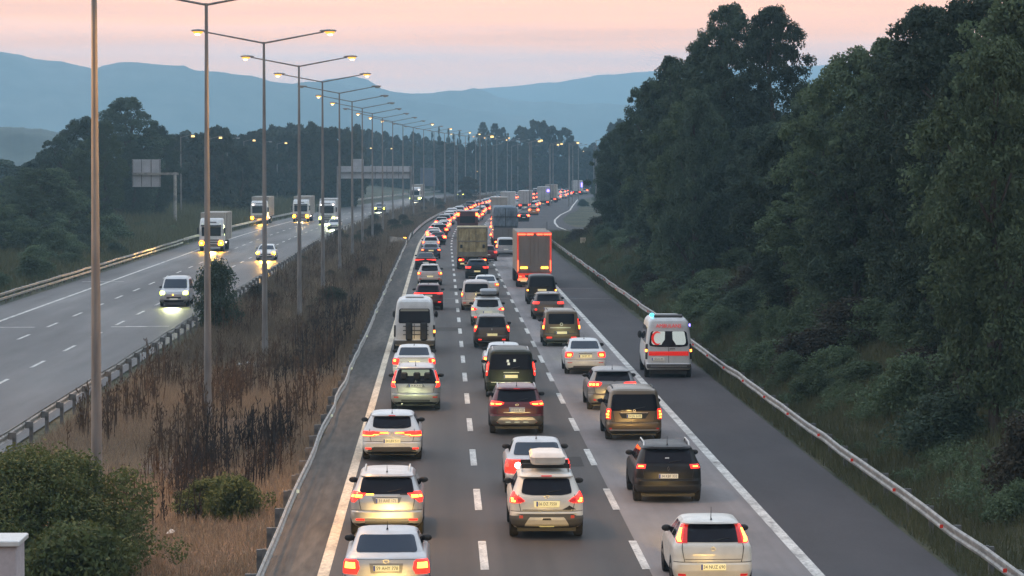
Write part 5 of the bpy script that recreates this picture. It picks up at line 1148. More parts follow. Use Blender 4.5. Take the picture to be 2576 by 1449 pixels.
c.basics(ant=False); c.rear_window(.84, .90); c.lamps([(.80, .98, 1.12), (.92, .90, 1.14), (1.08, .88, 1.14), (1.12, .94, 1.12)], [[(.98, .92, 1.06), (1.08, .92, 1.06)]]); c.plate(None, .66, w=.27)
c.badge(.93, 'diamond', r=.05); c.strip('lettering_strip', .80, .825, -.28, .28, M_grey, .012); c.bumper_lamps(.42, .68, .09, .025, M_lens); c.strip('chrome_strip', .30, .33, -.8, .8, M_chrome, .016); c.beam(1428, COOL)
c = Car('suv', 'white SUV with a grey roof box behind the rose-white van', 'car', 2.53, 171.0, 'suv', P_white, H=1.60)
c.basics(ant=False); c.rear_window(.74, .80, z0=1.13, sag=.05); c.roof_rails(M_black, .66); roof_box(c, mat('roof_box_grey', (.32, .34, .36), .45), w=.46)
c.lamps([(.90, .76, 1.12), (.96, .64, 1.14), (1.06, .90, 1.14)], [[(.92, .88, 1.04), (1.01, .88, 1.04)]]); c.plate(None, .80, m=M_platew); c.badge(1.03, 'oval', r=.05); c.patch1('bumper_trim', [(.30, -1.06, 1.06), (.55, -1.1, 1.1)], M_grey, .010); c.bumper_lamps(.52, .76, .07, .04, M_lens); c.beam(1428, WARM)
c = Car('van', 'rose-white passenger van with a dark rear window in the middle lane', 'van', 2.1, 189.5, 'van', P_pink, H=1.84, W=.92)
c.basics(ant=False); c.rear_window(.84, .88); c.roof_rails(M_black, .74); c.lamps([(.84, .96, 1.12), (1.10, .94, 1.12)], [[(.92, .97, 1.08), (1.04, .97, 1.08)]]); c.plate(None, 1.0, x=.12, m=M_plate); c.badge(1.10, 'round'); c.bumper_lamps(.46, .8, .1, .03, M_refl); c.beam(1020, WARM)
c = Car('sedan', 'white sedan right behind the black coupe-like car in the middle lane', 'car', 2.95, 208, 'sedan', P_white)
c.basics(); c.rear_window(.86, .90, m=M_glassb); c.lamps([(.76, .72, 1.12), (.94, .70, 1.12)], [[(.82, .78, 1.0), (.9, .78, 1.0)]]); c.plate(None, .80)
c = Car('sedan', 'black sloping-back car right behind the ochre box truck', 'car', 2.72, 241, 'hatch', P_black, H=1.50)
c.basics(); c.rear_window(.82, .86, m=M_glassb); c.lamps([(.82, .56, 1.12), (.96, .52, 1.14)], [[(.85, .62, .80), (.93, .62, .80)], [(.85, .88, 1.04), (.93, .88, 1.04)]], mc=M_lensf); c.plate(None, .58)
c = Car('hatchback', 'dark red car peeking out right of the box truck', 'car', 4.15, 283, 'hatch', P_red)
c.basics(); c.rear_window(.80, .86); c.lamps([(.76, .72, 1.12), (.94, .70, 1.12)], [[(.82, .78, 1.0), (.9, .78, 1.0)]], mc=M_lensf); c.plate(None, .60, m=M_platew)
# --- right lane
c = Car('hatchback', 'small white hatchback with tall red lights cut by the bottom edge, right lane', 'car', 5.80, 65.2, 'hatch', P_cream, H=1.49, W=.86, L=4.05)
c.basics(ant=False); c.antenna(h=.26); c.rear_window(.74, .80, z0=1.02, z1=1.37); c.lamps([(1.02, .80, 1.0), (1.08, .84, 1.12), (1.30, .92, 1.13), (1.37, .96, 1.12)], [[(1.04, .84, .96), (1.10, .90, 1.06), (1.30, .98, 1.10)]])
c.patch1('glass_edge', [(1.02, .68, .80), (1.37, .80, .93)], M_lensd, .017); c.patch1('glass_edge', [(1.02, -.80, -.68), (1.37, -.93, -.80)], M_lensd, .017)
c.badge(.90, 'round', r=.05); c.plate('34 NUZ 690', .52, m=M_plate, w=.27, h=.065); c.patch1('plate_recess', [(.44, -.36, .36), (.61, -.38, .38)], P_cream, .010)
c.patch1('tailgate_edge', [(.672, -.70, .70), (.684, -.70, .70)], M_grey, .009); c.strip('lettering_strip', .765, .785, -.50, .05, M_chrome, .010); c.beam(3060, WARM); c.bumper_lamps(.34, .8, .1, .025, M_lensd)
c = Car('crossover', 'black crossover with roof rails and small square red lights in the right lane', 'car', 6.08, 82.0, 'suv', P_black, H=1.56, W=.90)
c.basics(ant=False); c.antenna(h=.22); c.rear_window(.78, .86, z0=1.12); c.roof_rails(M_chrome, .68, .06)
for sg in (1, -1):
    p0, p1 = (.70, .92) if sg < 0 else (.68, .92)
    o = c.patch1('tail_light', [(.94, sg * p0, sg * 1.0), (1.05, sg * p0, sg * 1.0)], M_lens, .014); c.patch1('lamp_core', [(.985, sg * .76, sg * .92), (1.015, sg * .76, sg * .92)], M_core, .022, 4, o)
c.plate('34 KBF 332', .74, m=M_platew, w=.26); c.badge(.94, 'diamond', r=.06, m=M_grey); c.patch1('bumper_trim', [(.32, -1.08, 1.08), (.50, -1.12, 1.12)], M_black, .012); c.strip('window_scrap', 1.20, 1.225, -.10, .04, P_white, .02, 3); c.beam(2652, WARM)
c = Car('van', 'bronze compact van with roof rails in the right lane before the black crossover', 'van', 6.32, 100.5, 'van', P_bronze, H=1.74, W=.915)
c.basics(ant=False); c.rear_window(.88, .90, z0=1.06, z1=1.64); c.roof_rails(M_black, .74)
c.lamps([(.72, .86, 1.12), (1.02, .86, 1.13), (1.06, .90, 1.12)], [[(.76, .92, 1.06), (.79, .92, 1.06)], [(.84, .92, 1.08), (.90, .92, 1.08)], [(.94, .92, 1.0), (1.0, .92, 1.0)]])
c.patch1('plate_recess', [(.74, -.44, .40), (.92, -.56, .54)], M_black, .007); c.plate('34 JG 5102', .82, m=M_plate, w=.25); c.strip('chrome_strip', .925, .94, -.5, .5, M_chrome, .018); c.badge(1.0, 'round', r=.045); c.strip('bumper_step', .50, .54, -.95, .95, P_bronze, .03); c.strip('bumper_lower', .34, .38, -.9, .9, P_silver, .02)
c.bumper_lamps(.40, .86, .05, .028, M_refl); c.beam(2652, WARM)
c = Car('sedan', 'dark grey fastback with three-slit red lights behind the bronze van', 'car', 6.30, 112.8, 'hatch', P_grey, H=1.52, W=.92, L=4.7)
c.basics(); c.rear_window(.80, .86, z0=1.06, m=M_glass); c.patch1('roof_spoiler', [(1.40, -.86, .86), (1.435, -.86, .86)], M_black, .06); 
c.lamps([(.88, .60, 1.12), (.92, .50, 1.14), (1.02, .46, 1.14), (1.06, .56, 1.10)], [[(.93, .58 + i * .15, .68 + i * .15), (1.0, .60 + i * .15, .70 + i * .15)] for i in range(3)]); c.plate(None, .66, m=M_platew); c.strip('bumper_step', .585, .615, -.8, .8, P_bronze, .02); c.bumper_lamps(.40, .74, .05, .03, M_refl); c.beam(2040, WARM)
c = Car('sedan', 'white sedan with round-cornered red lights in the right lane beside the ambulance', 'car', 6.18, 132.0, 'sedan', P_white, H=1.49, W=.87)
c.basics(); c.rear_window(.86, .90, m=M_glassb); c.lamps([(.74, .78, 1.12), (.80, .64, 1.13), (.94, .62, 1.13), (.98, .70, 1.10)], [[(.80, .72, .90), (.90, .70, .90)]]); c.plate('34 RT 77', .80, w=.28); c.badge(.96, 'round', r=.04)
c.patch1('bumper_trim', [(.28, -.66, .66), (.38, -.60, .60)], M_grey, .012); c.bumper_lamps(.52, .78, .12, .015, M_refl); c.strip('plate_garnish', .895, .92, -.34, .34, M_grey, .02); c.beam(2040, COOL)
c = Car('van', 'bronze square-backed van with chrome lettering in the right lane', 'van', 5.92, 152.0, 'van', P_bronze, H=1.84, W=.92, rr=.16)
c.basics(ant=False); c.rear_window(.74, .80, z0=1.14); c.roof_rails(M_black, .74); c.lamps([(.86, .94, 1.11), (1.16, .94, 1.11), (1.4, .99, 1.1)], [[(.90, .95, 1.09), (1.06, .95, 1.09)]], mc=M_turn); c.plate(None, .70, w=.27); c.patch1('plate_recess', [(.62, -.40, .40), (.78, -.40, .40)], M_grey, .008)
c.badge(1.12, 'round', r=.08); c.strip('lettering_strip', .93, .97, -.62, .5, M_chrome, .012); c.bumper_lamps(.46, .66, .14, .03, M_lens); c.strip('rear_bumper', .30, .42, -1.0, 1.0, P_grey, .02); c.beam(1428, WARM)
c = Car('crossover', 'brown-red crossover with ring-shaped red lights in the right lane', 'car', 6.17, 178, 'suv', P_brown, H=1.58)
c.basics(); c.rear_window(.80, .88); c.patch1('roof_cap', [(1.55, -.9, .9), (1.565, -.9, .9)], P_silver, .01); c.lamps([(.92, .60, 1.12), (1.05, .58, 1.14)], [[(.94, .66, 1.04), (.955, .66, 1.04)], [(1.01, .66, 1.04), (1.03, .66, 1.04)]], mc=M_lensf); c.plate(None, .66, m=M_platew); c.bumper_lamps(.60, .8, .07, .045, M_lens); c.beam(1020, WARM)
c = Car('van', 'black van with amber lamps right behind the red-lit lorry', 'van', 6.40, 197, 'van', P_black, H=1.92, W=.95, L=5.0)
c.basics(ant=False); c.rear_window(.90, .90); c.lamps([(.86, .90, 1.12), (1.0, .90, 1.12)], [[(.88, .92, 1.08), (.97, .92, 1.08)]], mc=M_turn, m=M_lensd); c.plate(None, .94, w=.3); c.strip('chrome_strip', .70, .73, -.5, .4, M_chrome, .02)
c = Car('van', 'pale grey-white van half hidden left of the red-lit lorry', 'van', 6.14, 297, 'van', P_silver, H=1.84)
c.basics(ant=False); c.rear_window(.80, .84); c.lamps([(.86, .92, 1.12), (1.2, .92, 1.12)], [[(.90, .92, 1.08), (1.14, .92, 1.08)]], mc=M_coref); c.plate(None, .70, m=M_platew)
# --- unseen followers added below the picture, their headlights warming the last visible cars
for X, Y, lab, tpl, pm in ((2.6, 54.5, 'unseen added grey hatchback following the SUV with the cream roof box, below the picture', 'hatch', P_grey), (5.7, 45.5, 'unseen added dark sedan following the small white hatchback, below the picture', 'sedan', P_dgrey),
                           (-1.1, 47.0, 'unseen added dark grey SUV following the silver-white sedan, below the picture', 'suv', P_dgrey)):
    c = Car('car', lab, 'car', X, Y, tpl, pm); c.basics(); c.rear_window(); c.lamps([(.80, .7, 1.1), (.95, .7, 1.1)]); c.plate(None, .64); c.beam(3600, WARM)
# --- ambulance on the shoulder
c = Car('ambulance', 'white ambulance with red crescent and a broad red stripe driving on the shoulder', 'ambulance', 9.62, 129.8, 'bus', P_white, H=2.58, rr=.18, bow=.03, rz=R(-1.2))
c.basics(ant=False, mirrors=False, sw=3); c.mirrors(z=1.62, x=.13, h=.17, y=4.5)
c.rear_window(.86, .84, z0=1.42, z1=2.06, sag=.05); M_lit = mat('lit_cabin_window', (.55, .58, .55), .25, emit=(.80, .92, .85), estr=.28, sample=False)
c.patch1('window_pane', [(1.42, -.68, -.32), (1.50, -.76, -.28), (1.64, -.77, -.18), (1.95, -.74, -.17), (1.99, -.70, -.19)], M_lit, .02); c.patch1('window_pane', [(1.42, .32, .68), (1.50, .28, .76), (1.64, .18, .77), (1.95, .17, .74), (1.99, .19, .70)], M_lit, .02)
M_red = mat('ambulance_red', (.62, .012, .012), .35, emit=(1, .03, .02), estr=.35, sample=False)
y = c.yr(1.7) - .045; mb = MB(); n = 20; rows = []
for k in range(n + 1):
    a = R(55 + 250 * k / n); rows.append([(-.50 + .235 * math.cos(a), y, 1.70 + .29 * math.sin(a)), (-.455 + .18 * math.cos(a) * (1 if 1 else 1), y, 1.70 + .235 * math.sin(a))])
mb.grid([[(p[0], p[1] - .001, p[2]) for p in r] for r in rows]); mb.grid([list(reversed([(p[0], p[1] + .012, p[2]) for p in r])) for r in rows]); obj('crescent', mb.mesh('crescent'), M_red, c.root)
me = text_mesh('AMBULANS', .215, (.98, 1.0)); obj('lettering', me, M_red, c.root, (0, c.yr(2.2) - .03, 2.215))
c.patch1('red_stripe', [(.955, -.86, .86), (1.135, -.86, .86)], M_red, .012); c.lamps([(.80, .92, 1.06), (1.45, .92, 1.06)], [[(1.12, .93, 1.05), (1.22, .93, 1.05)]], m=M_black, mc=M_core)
c.plate('34 AV 39', .81, x=-.45, m=M_platew, w=.27); c.strip('rear_step', .42, .60, -.95, .95, M_grey, .05); c.strip('bumper_strip', .50, .53, -.8, .8, P_silver, .07); c.strip('door_seam', .66, 1.32, -.01, .01, M_grey, .010)
c.patch1('door_handle', [(1.235, .05, .28), (1.26, .05, .28)], M_black, .025)
obj('light_bar', MB().bbox(-.62, .62, .5, .95, 2.56, 2.68, .04).mesh('light_bar', 40), M_grey, c.root); obj('beacon', MB().bbox(-.78, -.60, .52, .78, 2.575, 2.74, .05).mesh('beacon', 40), M_beacon, c.root)
obj('beacon', MB().bbox(.885, .945, .4, .55, 2.18, 2.30, .02).mesh('beacon', 40), M_beaconv, c.root); c.beam(2244, (1, .9, .7))

# --- lorries seen from behind
def lorry(name, label, X, Y, W, H, L, m_box, style, floor=1.05, rz=None, group=None, cat='truck', cab=True):
    t = thing(name, label, cat, (X, Y, 0), heading(Y) if rz is None else rz, group); w = W / 2
    obj('cargo_box', MB().bbox(-w, w, 0.02, L, floor, H, .03).mesh('cargo_box'), m_box, t)
    fr = .09
    for x in (-w + .01, w - fr - .01): obj('corner_post', MB().box(x, x + fr, -.05, .018, floor, H - .01).mesh('corner_post'), style.get('frame', m_box), t)
    obj('top_frame', MB().box(-w + fr + .012, w - fr - .012, -.05, .018, H - .12, H - .01).mesh('top_frame'), style.get('frame', m_box), t)
    nd = style.get('doors', 2); dw = (W - 2 * fr - .06) / nd
    for i in range(nd):
        x0 = -w + fr + .03 + i * dw
        d = obj('rear_door', MB().bbox(x0 + .008, x0 + dw - .008, -.03, .017, floor + .1, H - .14, .01).mesh('rear_door'), style.get('door', m_box), t)
        obj('lock_rod', MB().tube((x0 + dw * (.75 if i == 0 else .25), -.05, floor + .12), (x0 + dw * (.75 if i == 0 else .25), -.05, H - .18), .018, .018, 6).mesh('lock_rod'), style.get('rod', M_grey), d)
    obj('chassis', MB().box(-.5, .5, .1, L - .3, .55, floor - .01).mesh('chassis'), M_black, t)
    obj('under_bar', MB().box(-w + .08, w - .08, -.02, .1, .50, .64).mesh('under_bar'), style.get('bar', M_grey), t)
    for sg in (-1, 1):
        x0, x1 = sorted((sg * (w - .12), sg * (w - .58)))
        tl = obj('tail_light', MB().bbox(x0, x1, -.06, -.022, .72, .90, .015).mesh('tail_light'), style.get('lamp', M_lens), t)
        xa, xb = sorted((sg * (w - .16), sg * (w - .36))); obj('lamp_core', MB().box(xa, xb, -.075, -.062, .76, .86).mesh('lamp_core'), style.get('core', M_core), tl)
        x0, x1 = sorted((sg * (w - .05), sg * (w - .62))); obj('mudflap', MB().box(x0, x1, .10, .12, .16, .70).mesh('mudflap'), M_black, t)
        for y in ([.9, 2.2] if L > 9 else [1.1]):
            ty, rim = wheel_meshes(.5); wv = obj('wheel', ty, M_tyre, t, (sg * (w - .2), y, .5)); wv.scale = (2.0, 1, 1); obj('rim', rim, M_rim, wv)
    obj('number_plate', MB().bbox(style.get('px', 0) - .26, style.get('px', 0) + .26, -.05, -.022, .42, .54 if 'pz' not in style else .54, .004).mesh('number_plate'), M_plate, t)
    if cab:
        obj('cab', MB().bbox(-w + .05, w - .05, L + .35, L + 2.4, .5, min(3.5, H - .2), .12).mesh('cab', 40), style.get('cab', P_white), t)
        for sg in (-1, 1): 
            for y in (L + 1.4, L - .6): ty, rim = wheel_meshes(.5); wv = obj('wheel', ty, M_tyre, t, (sg * (w - .2), y, .5)); wv.scale = (1.6, 1, 1)
    return t
M_tarp = noise_mat('trailer_tarp_beige', [(.24, .20, .17), (.32, .27, .23)], 1.5, (1, 1, .2), rough=.7)
M_redfr = mat('trailer_red_frame', (.38, .05, .035), .45, emit=(1, .07, .03), estr=.45)
M_oldbox = noise_mat('old_box_ochre', [(.26, .20, .10), (.40, .32, .17), (.48, .40, .23)], 1.6, (1, 1, 1), rough=.7, second=(8, (1, 1, .3), .25))
M_oldfr = noise_mat('old_box_frame', [(.20, .18, .14), (.28, .25, .20)], 3, rough=.7)
M_bluetarp = noise_mat('tarp_blue_grey', [(.10, .135, .17), (.16, .20, .24), (.21, .25, .29)], 1.2, (1, 1, 1), rough=.7, second=(6, (1, 1, .4), .25))
t = lorry('articulated_lorry', 'lorry with a beige curtain trailer framed in glowing red light strips', 6.72, 224, 2.55, 4.05, 13.4, M_tarp, dict(frame=M_redfr, door=M_tarp, rod=M_tarp, bar=M_strip, core=M_strip, doors=2, px=-.75, lamp=M_lens))
for x0, x1 in ((-1.2, -.62), (-.55, -.06), (.18, .62), (.68, 1.24)): obj('light_strip', MB().bbox(x0, x1, -.10, -.052, 3.84, 3.95, .015).mesh('light_strip'), M_strip, t)
for sg in (-1, 1):
    obj('light_strip', MB().box(sg * 1.19 - .035, sg * 1.19 + .035, -.075, -.052, 1.2, 2.0).mesh('light_strip'), M_strip, t); obj('side_strip', MB().box(sg * 1.19 - .05, sg * 1.19 + .05, -.072, -.051, 2.02, 3.8).mesh('side_strip'), M_redfr, t)
    x0, x1 = sorted((sg * .5, sg * 1.02)); obj('marker_panel', MB().bbox(x0, x1, -.065, -.035, 1.38, 1.52, .01).mesh('marker_panel'), M_turn, t)
obj('bumper_panel', MB().bbox(-1.2, 1.2, -.06, .06, .92, 1.04, .02).mesh('bumper_panel'), M_redfr, t); obj('light_strip', MB().box(-1.15, 1.15, -.085, -.062, .655, .70).mesh('light_strip'), M_strip, t)
obj('mast', MB().tube((1.15, 6.5, 4.05), (1.15, 6.5, 4.7), .03, .02, 6).mesh('mast'), M_black, t)
t = lorry('box_truck', 'old box truck with ochre rear doors in the middle lane', 2.57, 262, 2.6, 3.62, 6.0, M_oldbox, dict(frame=M_oldfr, door=M_oldbox, doors=2, px=-.78, cab=P_white))
obj('door_rail', MB().box(-1.2, 1.2, -.075, -.052, 2.36, 2.46).mesh('door_rail'), M_oldfr, t); obj('tail_lift', MB().bbox(-1.2, 1.2, -.11, -.078, 1.10, 1.5, .01).mesh('tail_lift'), M_oldfr, t)
for sg in (-1, 1): obj('latch', MB().bbox(sg * .95 - .1, sg * .95 + .1, -.10, -.052, 1.82, 2.12, .01).mesh('latch'), M_black, t)
t = lorry('tarp_lorry', 'tall lorry with a load under blue-grey tarp and lashings', 6.62, 321, 2.55, 2.3, 12.5, P_grey, dict(door=P_grey, bar=M_grey, cab=P_blue))
mb = MB(); rows = []
for z, e in ((2.32, 0), (2.8, -.03), (3.4, 0.0), (3.46, -.04), (4.1, 0.02), (4.4, .12), (4.48, .3)):
    rows.append([(-1.27 + e, e, z), (-.4, e - .04, z + .02), (.4, e - .03, z), (1.27 - e, e, z), (1.27 - e, 12.3, z), (-1.27 + e, 12.3, z), (-1.27 + e, e, z)])
mb.grid(rows); mb.f.append(tuple(range(42, 48))); obj('tarp', mb.mesh('tarp', 40), M_bluetarp, t)
for z in (2.45, 3.42): obj('strap', MB().box(-1.28, 1.28, -.09, -.06, z - .03, z + .03).mesh('strap'), M_black, t)
obj('strap', MB().box(-.03, .03, -.10, -.07, 2.4, 4.3).mesh('strap'), M_black, t)
t = lorry('coach', 'dark maroon coach seen from behind in the middle lane ahead of the box truck', 2.75 + .25, 366, 2.5, 3.3, 11, P_maroon, dict(door=P_maroon, lamp=M_lensf, core=M_coref, doors=1, rod=P_maroon), floor=.5, cab=False, cat='coach')
for sg in (-1, 1): obj('upper_light', MB().bbox(sg * 1.1 - .13, sg * 1.1 + .13, -.14, -.052, 2.75, 3.1, .03).mesh('upper_light'), M_coref, t)
obj('rear_window', MB().bbox(-.9, .9, -.075, -.052, 1.9, 2.7, .01).mesh('rear_window'), M_glass, t)
M_bx = noise_mat('far_box_beige', [(.34, .30, .26), (.42, .38, .33)], .8, rough=.7); M_bxw = noise_mat('far_box_white', [(.46, .45, .44), (.56, .55, .53)], .8, rough=.7)
fs = dict(lamp=M_lensf, core=M_coref)
for off, Y, H, m_, lab in ((6.5, 470, 3.75, M_bx, 'beige lorry in the right lane beyond the blue-grey tarp lorry'), (6.7, 548, 3.8, M_bxw, 'white panelled lorry beyond the beige one in the right lane'),
                           (8.9, 592, 3.6, P_silver, 'grey tanker-like lorry in the bend'), (11.3, 640, 4.0, M_bxw, 'white lorry with a violet light on the joining lane'), (11.4, 690, 4.05, M_bx, 'beige lorry in front of the white lorry on the joining lane'),
                           (10.6, 850, 4.0, M_bxw, 'farthest white lorry at the end of the visible road')):
    t = lorry('lorry', lab, off + shift(Y), Y, 2.55, H, 9.5, m_, dict(fs), group='distant lorries in the jam')
    if 'violet' in lab: obj('beacon', MB().bbox(.8, 1.35, -.25, -.06, 2.9, 3.4, .1).mesh('beacon', 40), M_beaconv, t)
    if 'farthest' in lab: obj('beacon', MB().bbox(1.3, 1.7, -.25, -.06, 2.2, 3.4, .1).mesh('beacon', 40), M_beaconv, t)

# --- the distant jam: copies of a few simple cars
def simple(tpl, tag_):
    c = Car('car', 'x', 'car', 0, -45, tpl, P_white); k = c.k; c.rear_window(.82, .88); c.windscreen(); c.side_windows(1)
    z0 = {'hatch': .76, 'sedan': .76, 'suv': .90, 'mpv': .86, 'van': .86}[tpl]
    for sg in (1, -1):
        c.patch1('tail_light', [(z0, sg * .66, sg * 1.12), (z0 + .32, sg * .56, sg * 1.16)], M_lensf, .03, 4); c.patch1('brake_lamp', [(z0 + .05, sg * .68, sg * 1.08), (z0 + .25, sg * .68, sg * 1.08)], M_coref, .05, 4)
    c.plate(None, z0 - .14, m=M_platew); obj('underbody', MB().box(-.8, .8, .1, c.L - .2, .0, .3).mesh('underbody'), M_black, c.root)
    return c.root
PROTO = {k: simple(k, '') for k in ('hatch', 'sedan', 'suv', 'mpv', 'van')}
WORD = {'hatch': 'hatchback', 'sedan': 'sedan', 'suv': 'SUV', 'mpv': 'people carrier', 'van': 'van'}
PAINTS = [(P_white, 'white'), (P_white, 'white'), (P_silver, 'silver'), (P_silver, 'silver'), (P_grey, 'grey'), (P_black, 'black'), (P_dgrey, 'dark grey'), (P_red, 'dark red'), (P_blue, 'dark blue'), (P_cream, 'cream')]
def place(tpl, pm, pn, off, Y, lane, label=None):
    o = copy_tree(PROTO[tpl]); o.location = (off + shift(Y), Y, 0); o.rotation_euler[2] = heading(Y); o.name = WORD[tpl].lower().replace(' ', '_')
    o['label'] = label or f'small distant {pn} {WORD[tpl]} in the {lane} of the jam'; o['category'] = 'car'; o['group'] = f'distant {pn} {WORD[tpl]}s, {lane}'
    for ch in o.children:
        if ch.name.startswith('body'): ch.material_slots[0].material = pm
blocked = {1: [], 2: [(355, 380), (440, 462)], 3: [(300, 336), (462, 484), (540, 562), (585, 606)], 4: [(632, 655), (682, 704), (842, 864)]}
for lane, off, y0, y1, nm in ((1, -.85, 338, 900, 'left lane'), (2, 2.75, 292, 900, 'middle lane'), (3, 6.45, 345, 930, 'right lane')):
    Y = y0
    while Y < y1:
        if not any(a - 6 < Y < b + 3 for a, b in blocked[lane]):
            tpl = rnd.choice(['hatch', 'sedan', 'sedan', 'suv', 'mpv', 'hatch', 'van']); pm, pn = rnd.choice(PAINTS); place(tpl, pm, pn, off + rnd.uniform(-.35, .35), Y, nm)
        Y += rnd.uniform(8.5, 12.5) if lane < 3 else rnd.uniform(12, 24)
place('sedan', P_black, 'black', 10.3, 472, 'joining lane', 'distant dark sedan alone on the joining lane'); place('hatch', P_orange, 'orange', 11.6, 528, 'joining lane', 'distant orange car on the joining lane')
for Y in (585, 612, 735, 765, 790, 815, 880): place(rnd.choice(['hatch', 'sedan', 'suv']), *rnd.choice(PAINTS[:6]), 10.8 + rnd.uniform(-.4, .6), Y, 'joining lane')
for r_ in PROTO.values():
    for ch in r_.children_recursive: bpy.data.objects.remove(ch)
    bpy.data.objects.remove(r_)

# --- oncoming vehicles on the opposite road
def oncoming_car(name, label, off, Y, tpl, pm, hl, P, col, **kw):
    c = Car(name, label, 'van' if tpl == 'van' else 'car', off + shift(Y), Y, tpl, pm, rz=math.pi + heading(Y), **kw)
    c.root.location = (off + shift(Y), Y + c.L, 0)
    c.wheels(); c.windscreen(); c.side_windows(2); c.mirrors(); c.rear_window()
    k = c.k; zg = .58 * k
    c.patch('grille', [(.50 * k, -.5, .5), (.62 * k, -.5, .5)], M_black, .008, face='front'); c.patch('bumper_intake', [(.28 * k, -.7, .7), (.40 * k, -.7, .7)], M_black, .008, face='front')
    obj('number_plate', MB().bbox(-.26, .26, c.L - .02, c.L + .03, .42 * k, .42 * k + .11, .004).mesh('number_plate'), M_platew, c.root)
    c.headlights(z=.68 * k if tpl != 'van' else .86 * k, q=.84, m=hl, w=.17, h=.075 * k)
    c.beam(P, col, 5, 60); return c
c = oncoming_car('van', 'silver oncoming van with bright headlights beside the dark conifer', -17.1, 195, 'van', P_silver, M_headc, 550, (.98, 1, .55), H=1.84)
obj('badge', MB().tube((.05, c.L - .02, .74), (.05, c.L + .03, .74), .05, .04, 10).mesh('badge'), M_turn, c.root); c.roof_rails(M_chrome, .74)
oncoming_car('car', 'white oncoming car with glaring yellow headlights nearest to the median', -16.5, 286, 'hatch', P_white, M_headw, 4200, (1, .52, .08))
oncoming_car('car', 'oncoming car with white-green headlights right of the fourth oncoming truck', -15.5, 415, 'hatch', P_silver, M_headc, 3000, (.85, 1, .4))
oncoming_car('car', 'far oncoming car whose headlights glow beyond the last oncoming truck', -16.8, 560, 'suv', P_grey, M_headc, 900, (.95, 1, .7))
oncoming_car('car', 'distant oncoming car showing two yellow headlights above the jam', -16.8, 800, 'suv', P_grey, M_headc, 900, (1, .95, .6))
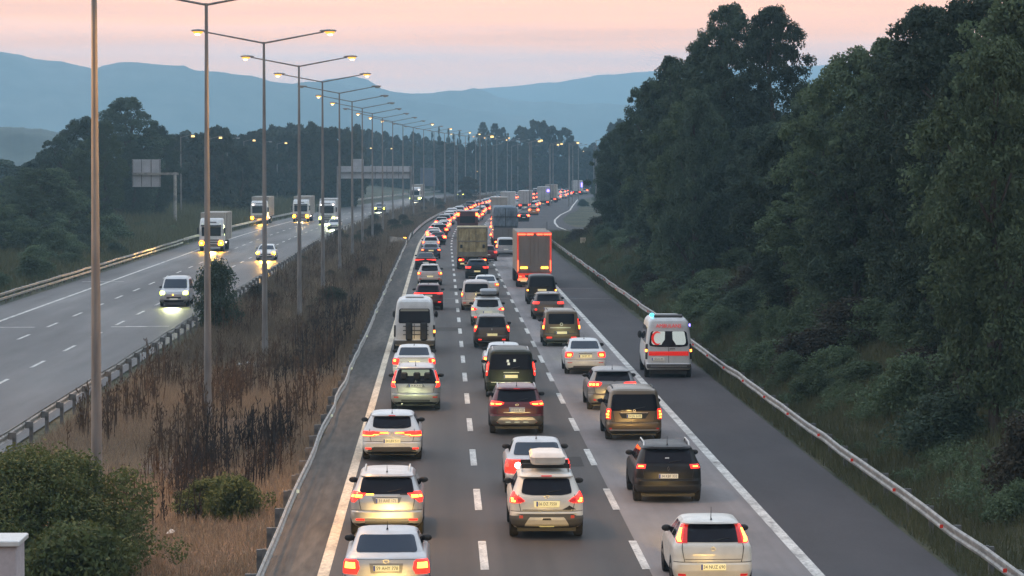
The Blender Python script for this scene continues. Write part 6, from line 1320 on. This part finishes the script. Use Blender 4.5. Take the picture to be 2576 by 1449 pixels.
def oncoming_truck(label, off, Y, H, m_box, hl, P, col, extra=0, cabH=3.4, L=10):
    t = thing('truck', label, 'truck', (off + shift(Y), Y, 0), heading(Y), 'oncoming trucks on the opposite road'); w = 1.25
    # cab faces the camera (towards -Y)
    rows = []
    for z, y, q in ((.45, .12, .95), (.6, 0.0, 1), (1.35, .0, 1), (1.5, .03, 1), (2.55, .16, .98), (2.75, .25, .97), (cabH - .15, .62, .93), (cabH, .95, .86)):
        a = w * q; rows.append([(-a + .22, y, z), (a - .22, y, z), (a, y + .22, z), (a, 2.2, z), (-a, 2.2, z), (-a, y + .22, z), (-a + .22, y, z)])
    mb = MB(); mb.grid(rows); mb.f.append(tuple(range(49, 55))); obj('cab', mb.mesh('cab', 30), P_white, t)
    mb = MB(); mb.grid([[(-.98, .018, 1.58), (0, .015, 1.58), (.98, .018, 1.58)], [(-1.0, .137, 2.5), (0, .13, 2.5), (1.0, .137, 2.5)]]); obj('windscreen', mb.mesh('windscreen'), M_glass, t)
    obj('sun_visor', MB().bbox(-1.05, 1.05, -.12, .16, 2.56, 2.7, .02).mesh('sun_visor'), M_glassb, t); obj('roof_slot', MB().box(-.5, .5, .36, .6, 2.95, 3.03).mesh('roof_slot'), M_black, t)
    for i, z in enumerate((.62, .86, 1.1)): obj('grille_bar', MB().bbox(-.78, .78, -.03, -.003, z, z + .13, .01).mesh('grille_bar'), M_grey, t)
    for sg in (-1, 1):
        x0, x1 = sorted((sg * .72, sg * 1.24)); hb = obj('headlight', MB().bbox(x0, x1, -.06, -.004, .62, 1.08, .10).mesh('headlight', 40), M_glow_w if hl is M_headw else M_glow_c, t)
        obj('lamp_core', MB().tube((sg * 1.0, -.03, .85), (sg * 1.0, -.085, .85), .15, .12, 14).mesh('lamp_core', 40), hl, hb)
        x0, x1 = sorted((sg * 1.28, sg * 1.46)); obj('mirror', MB().bbox(x0, x1, .1, .3, 1.75, 2.45, .03).mesh('mirror'), M_black, t); obj('mirror_arm', MB().tube((sg * 1.2, .25, 2.4), (sg * 1.34, .2, 2.4), .02, .02, 6).mesh('mirror_arm'), M_black, t)
        obj('roof_lamp', MB().bbox(sg * .9 - .08, sg * .9 + .08, .2, .3, 2.78, 2.88, .02).mesh('roof_lamp'), M_reflw if not extra else M_hot, t)
        for y in (1.2, 7.2, 8.5): ty, rim = wheel_meshes(.5); wv = obj('wheel', ty, M_tyre, t, (sg * 1.05, y, .5)); wv.scale = (1.6, 1, 1); obj('rim', rim, M_rim, wv)
    obj('side_lamp', MB().bbox(1.25, 1.31, 3.5, 3.62, .8, .92, .01).mesh('side_lamp'), M_hot, t)
    obj('cargo_box', MB().bbox(-1.27, 1.27, 2.5, 2.5 + L, 1.05, H, .03).mesh('cargo_box'), m_box, t); obj('chassis', MB().box(-.5, .5, 1.6, 2 + L, .5, 1.04).mesh('chassis'), M_black, t)
    for y in (4, 6, 8, 10): obj('side_rib', MB().box(1.271, 1.30, y, y + .06, 1.1, H - .1).mesh('side_rib'), M_grey, t)
    d = bpy.data.lights.new('headlight_beam', 'SPOT'); d.energy = P; d.color = col; d.spot_size = R(75); d.spot_blend = .9; d.shadow_soft_size = .4
    o = bpy.data.objects.new('headlight_beam', d); COL.objects.link(o); o.parent = t; o.location = (0, -.3, .85); o.rotation_euler = (R(90 - 4), 0, math.pi)
oncoming_truck('nearest oncoming white truck with a beige box, behind the second lamp post', -23.75, 315, 3.95, M_bx, M_headw, 4500, (1, .55, .1))
oncoming_truck('oncoming white truck with glaring orange headlights on the outer lane', -29.0, 455, 4.0, M_bx, M_headw, 5500, (1, .5, .06), 1)
oncoming_truck('oncoming white truck with a cream box behind the third lamp post', -23.9, 470, 3.9, M_bx, M_headw, 1300, (1, .7, .3))
oncoming_truck('oncoming white truck with white-green headlights, rightmost of the four', -18.9, 455, 3.7, M_bxw, M_headc, 1600, (.92, 1, .66), 1)
oncoming_truck('distant oncoming truck showing only its lit cab above the median shrubs', -20.0, 700, 4.0, M_bx, M_headc, 600, (1, .9, .6), 1)
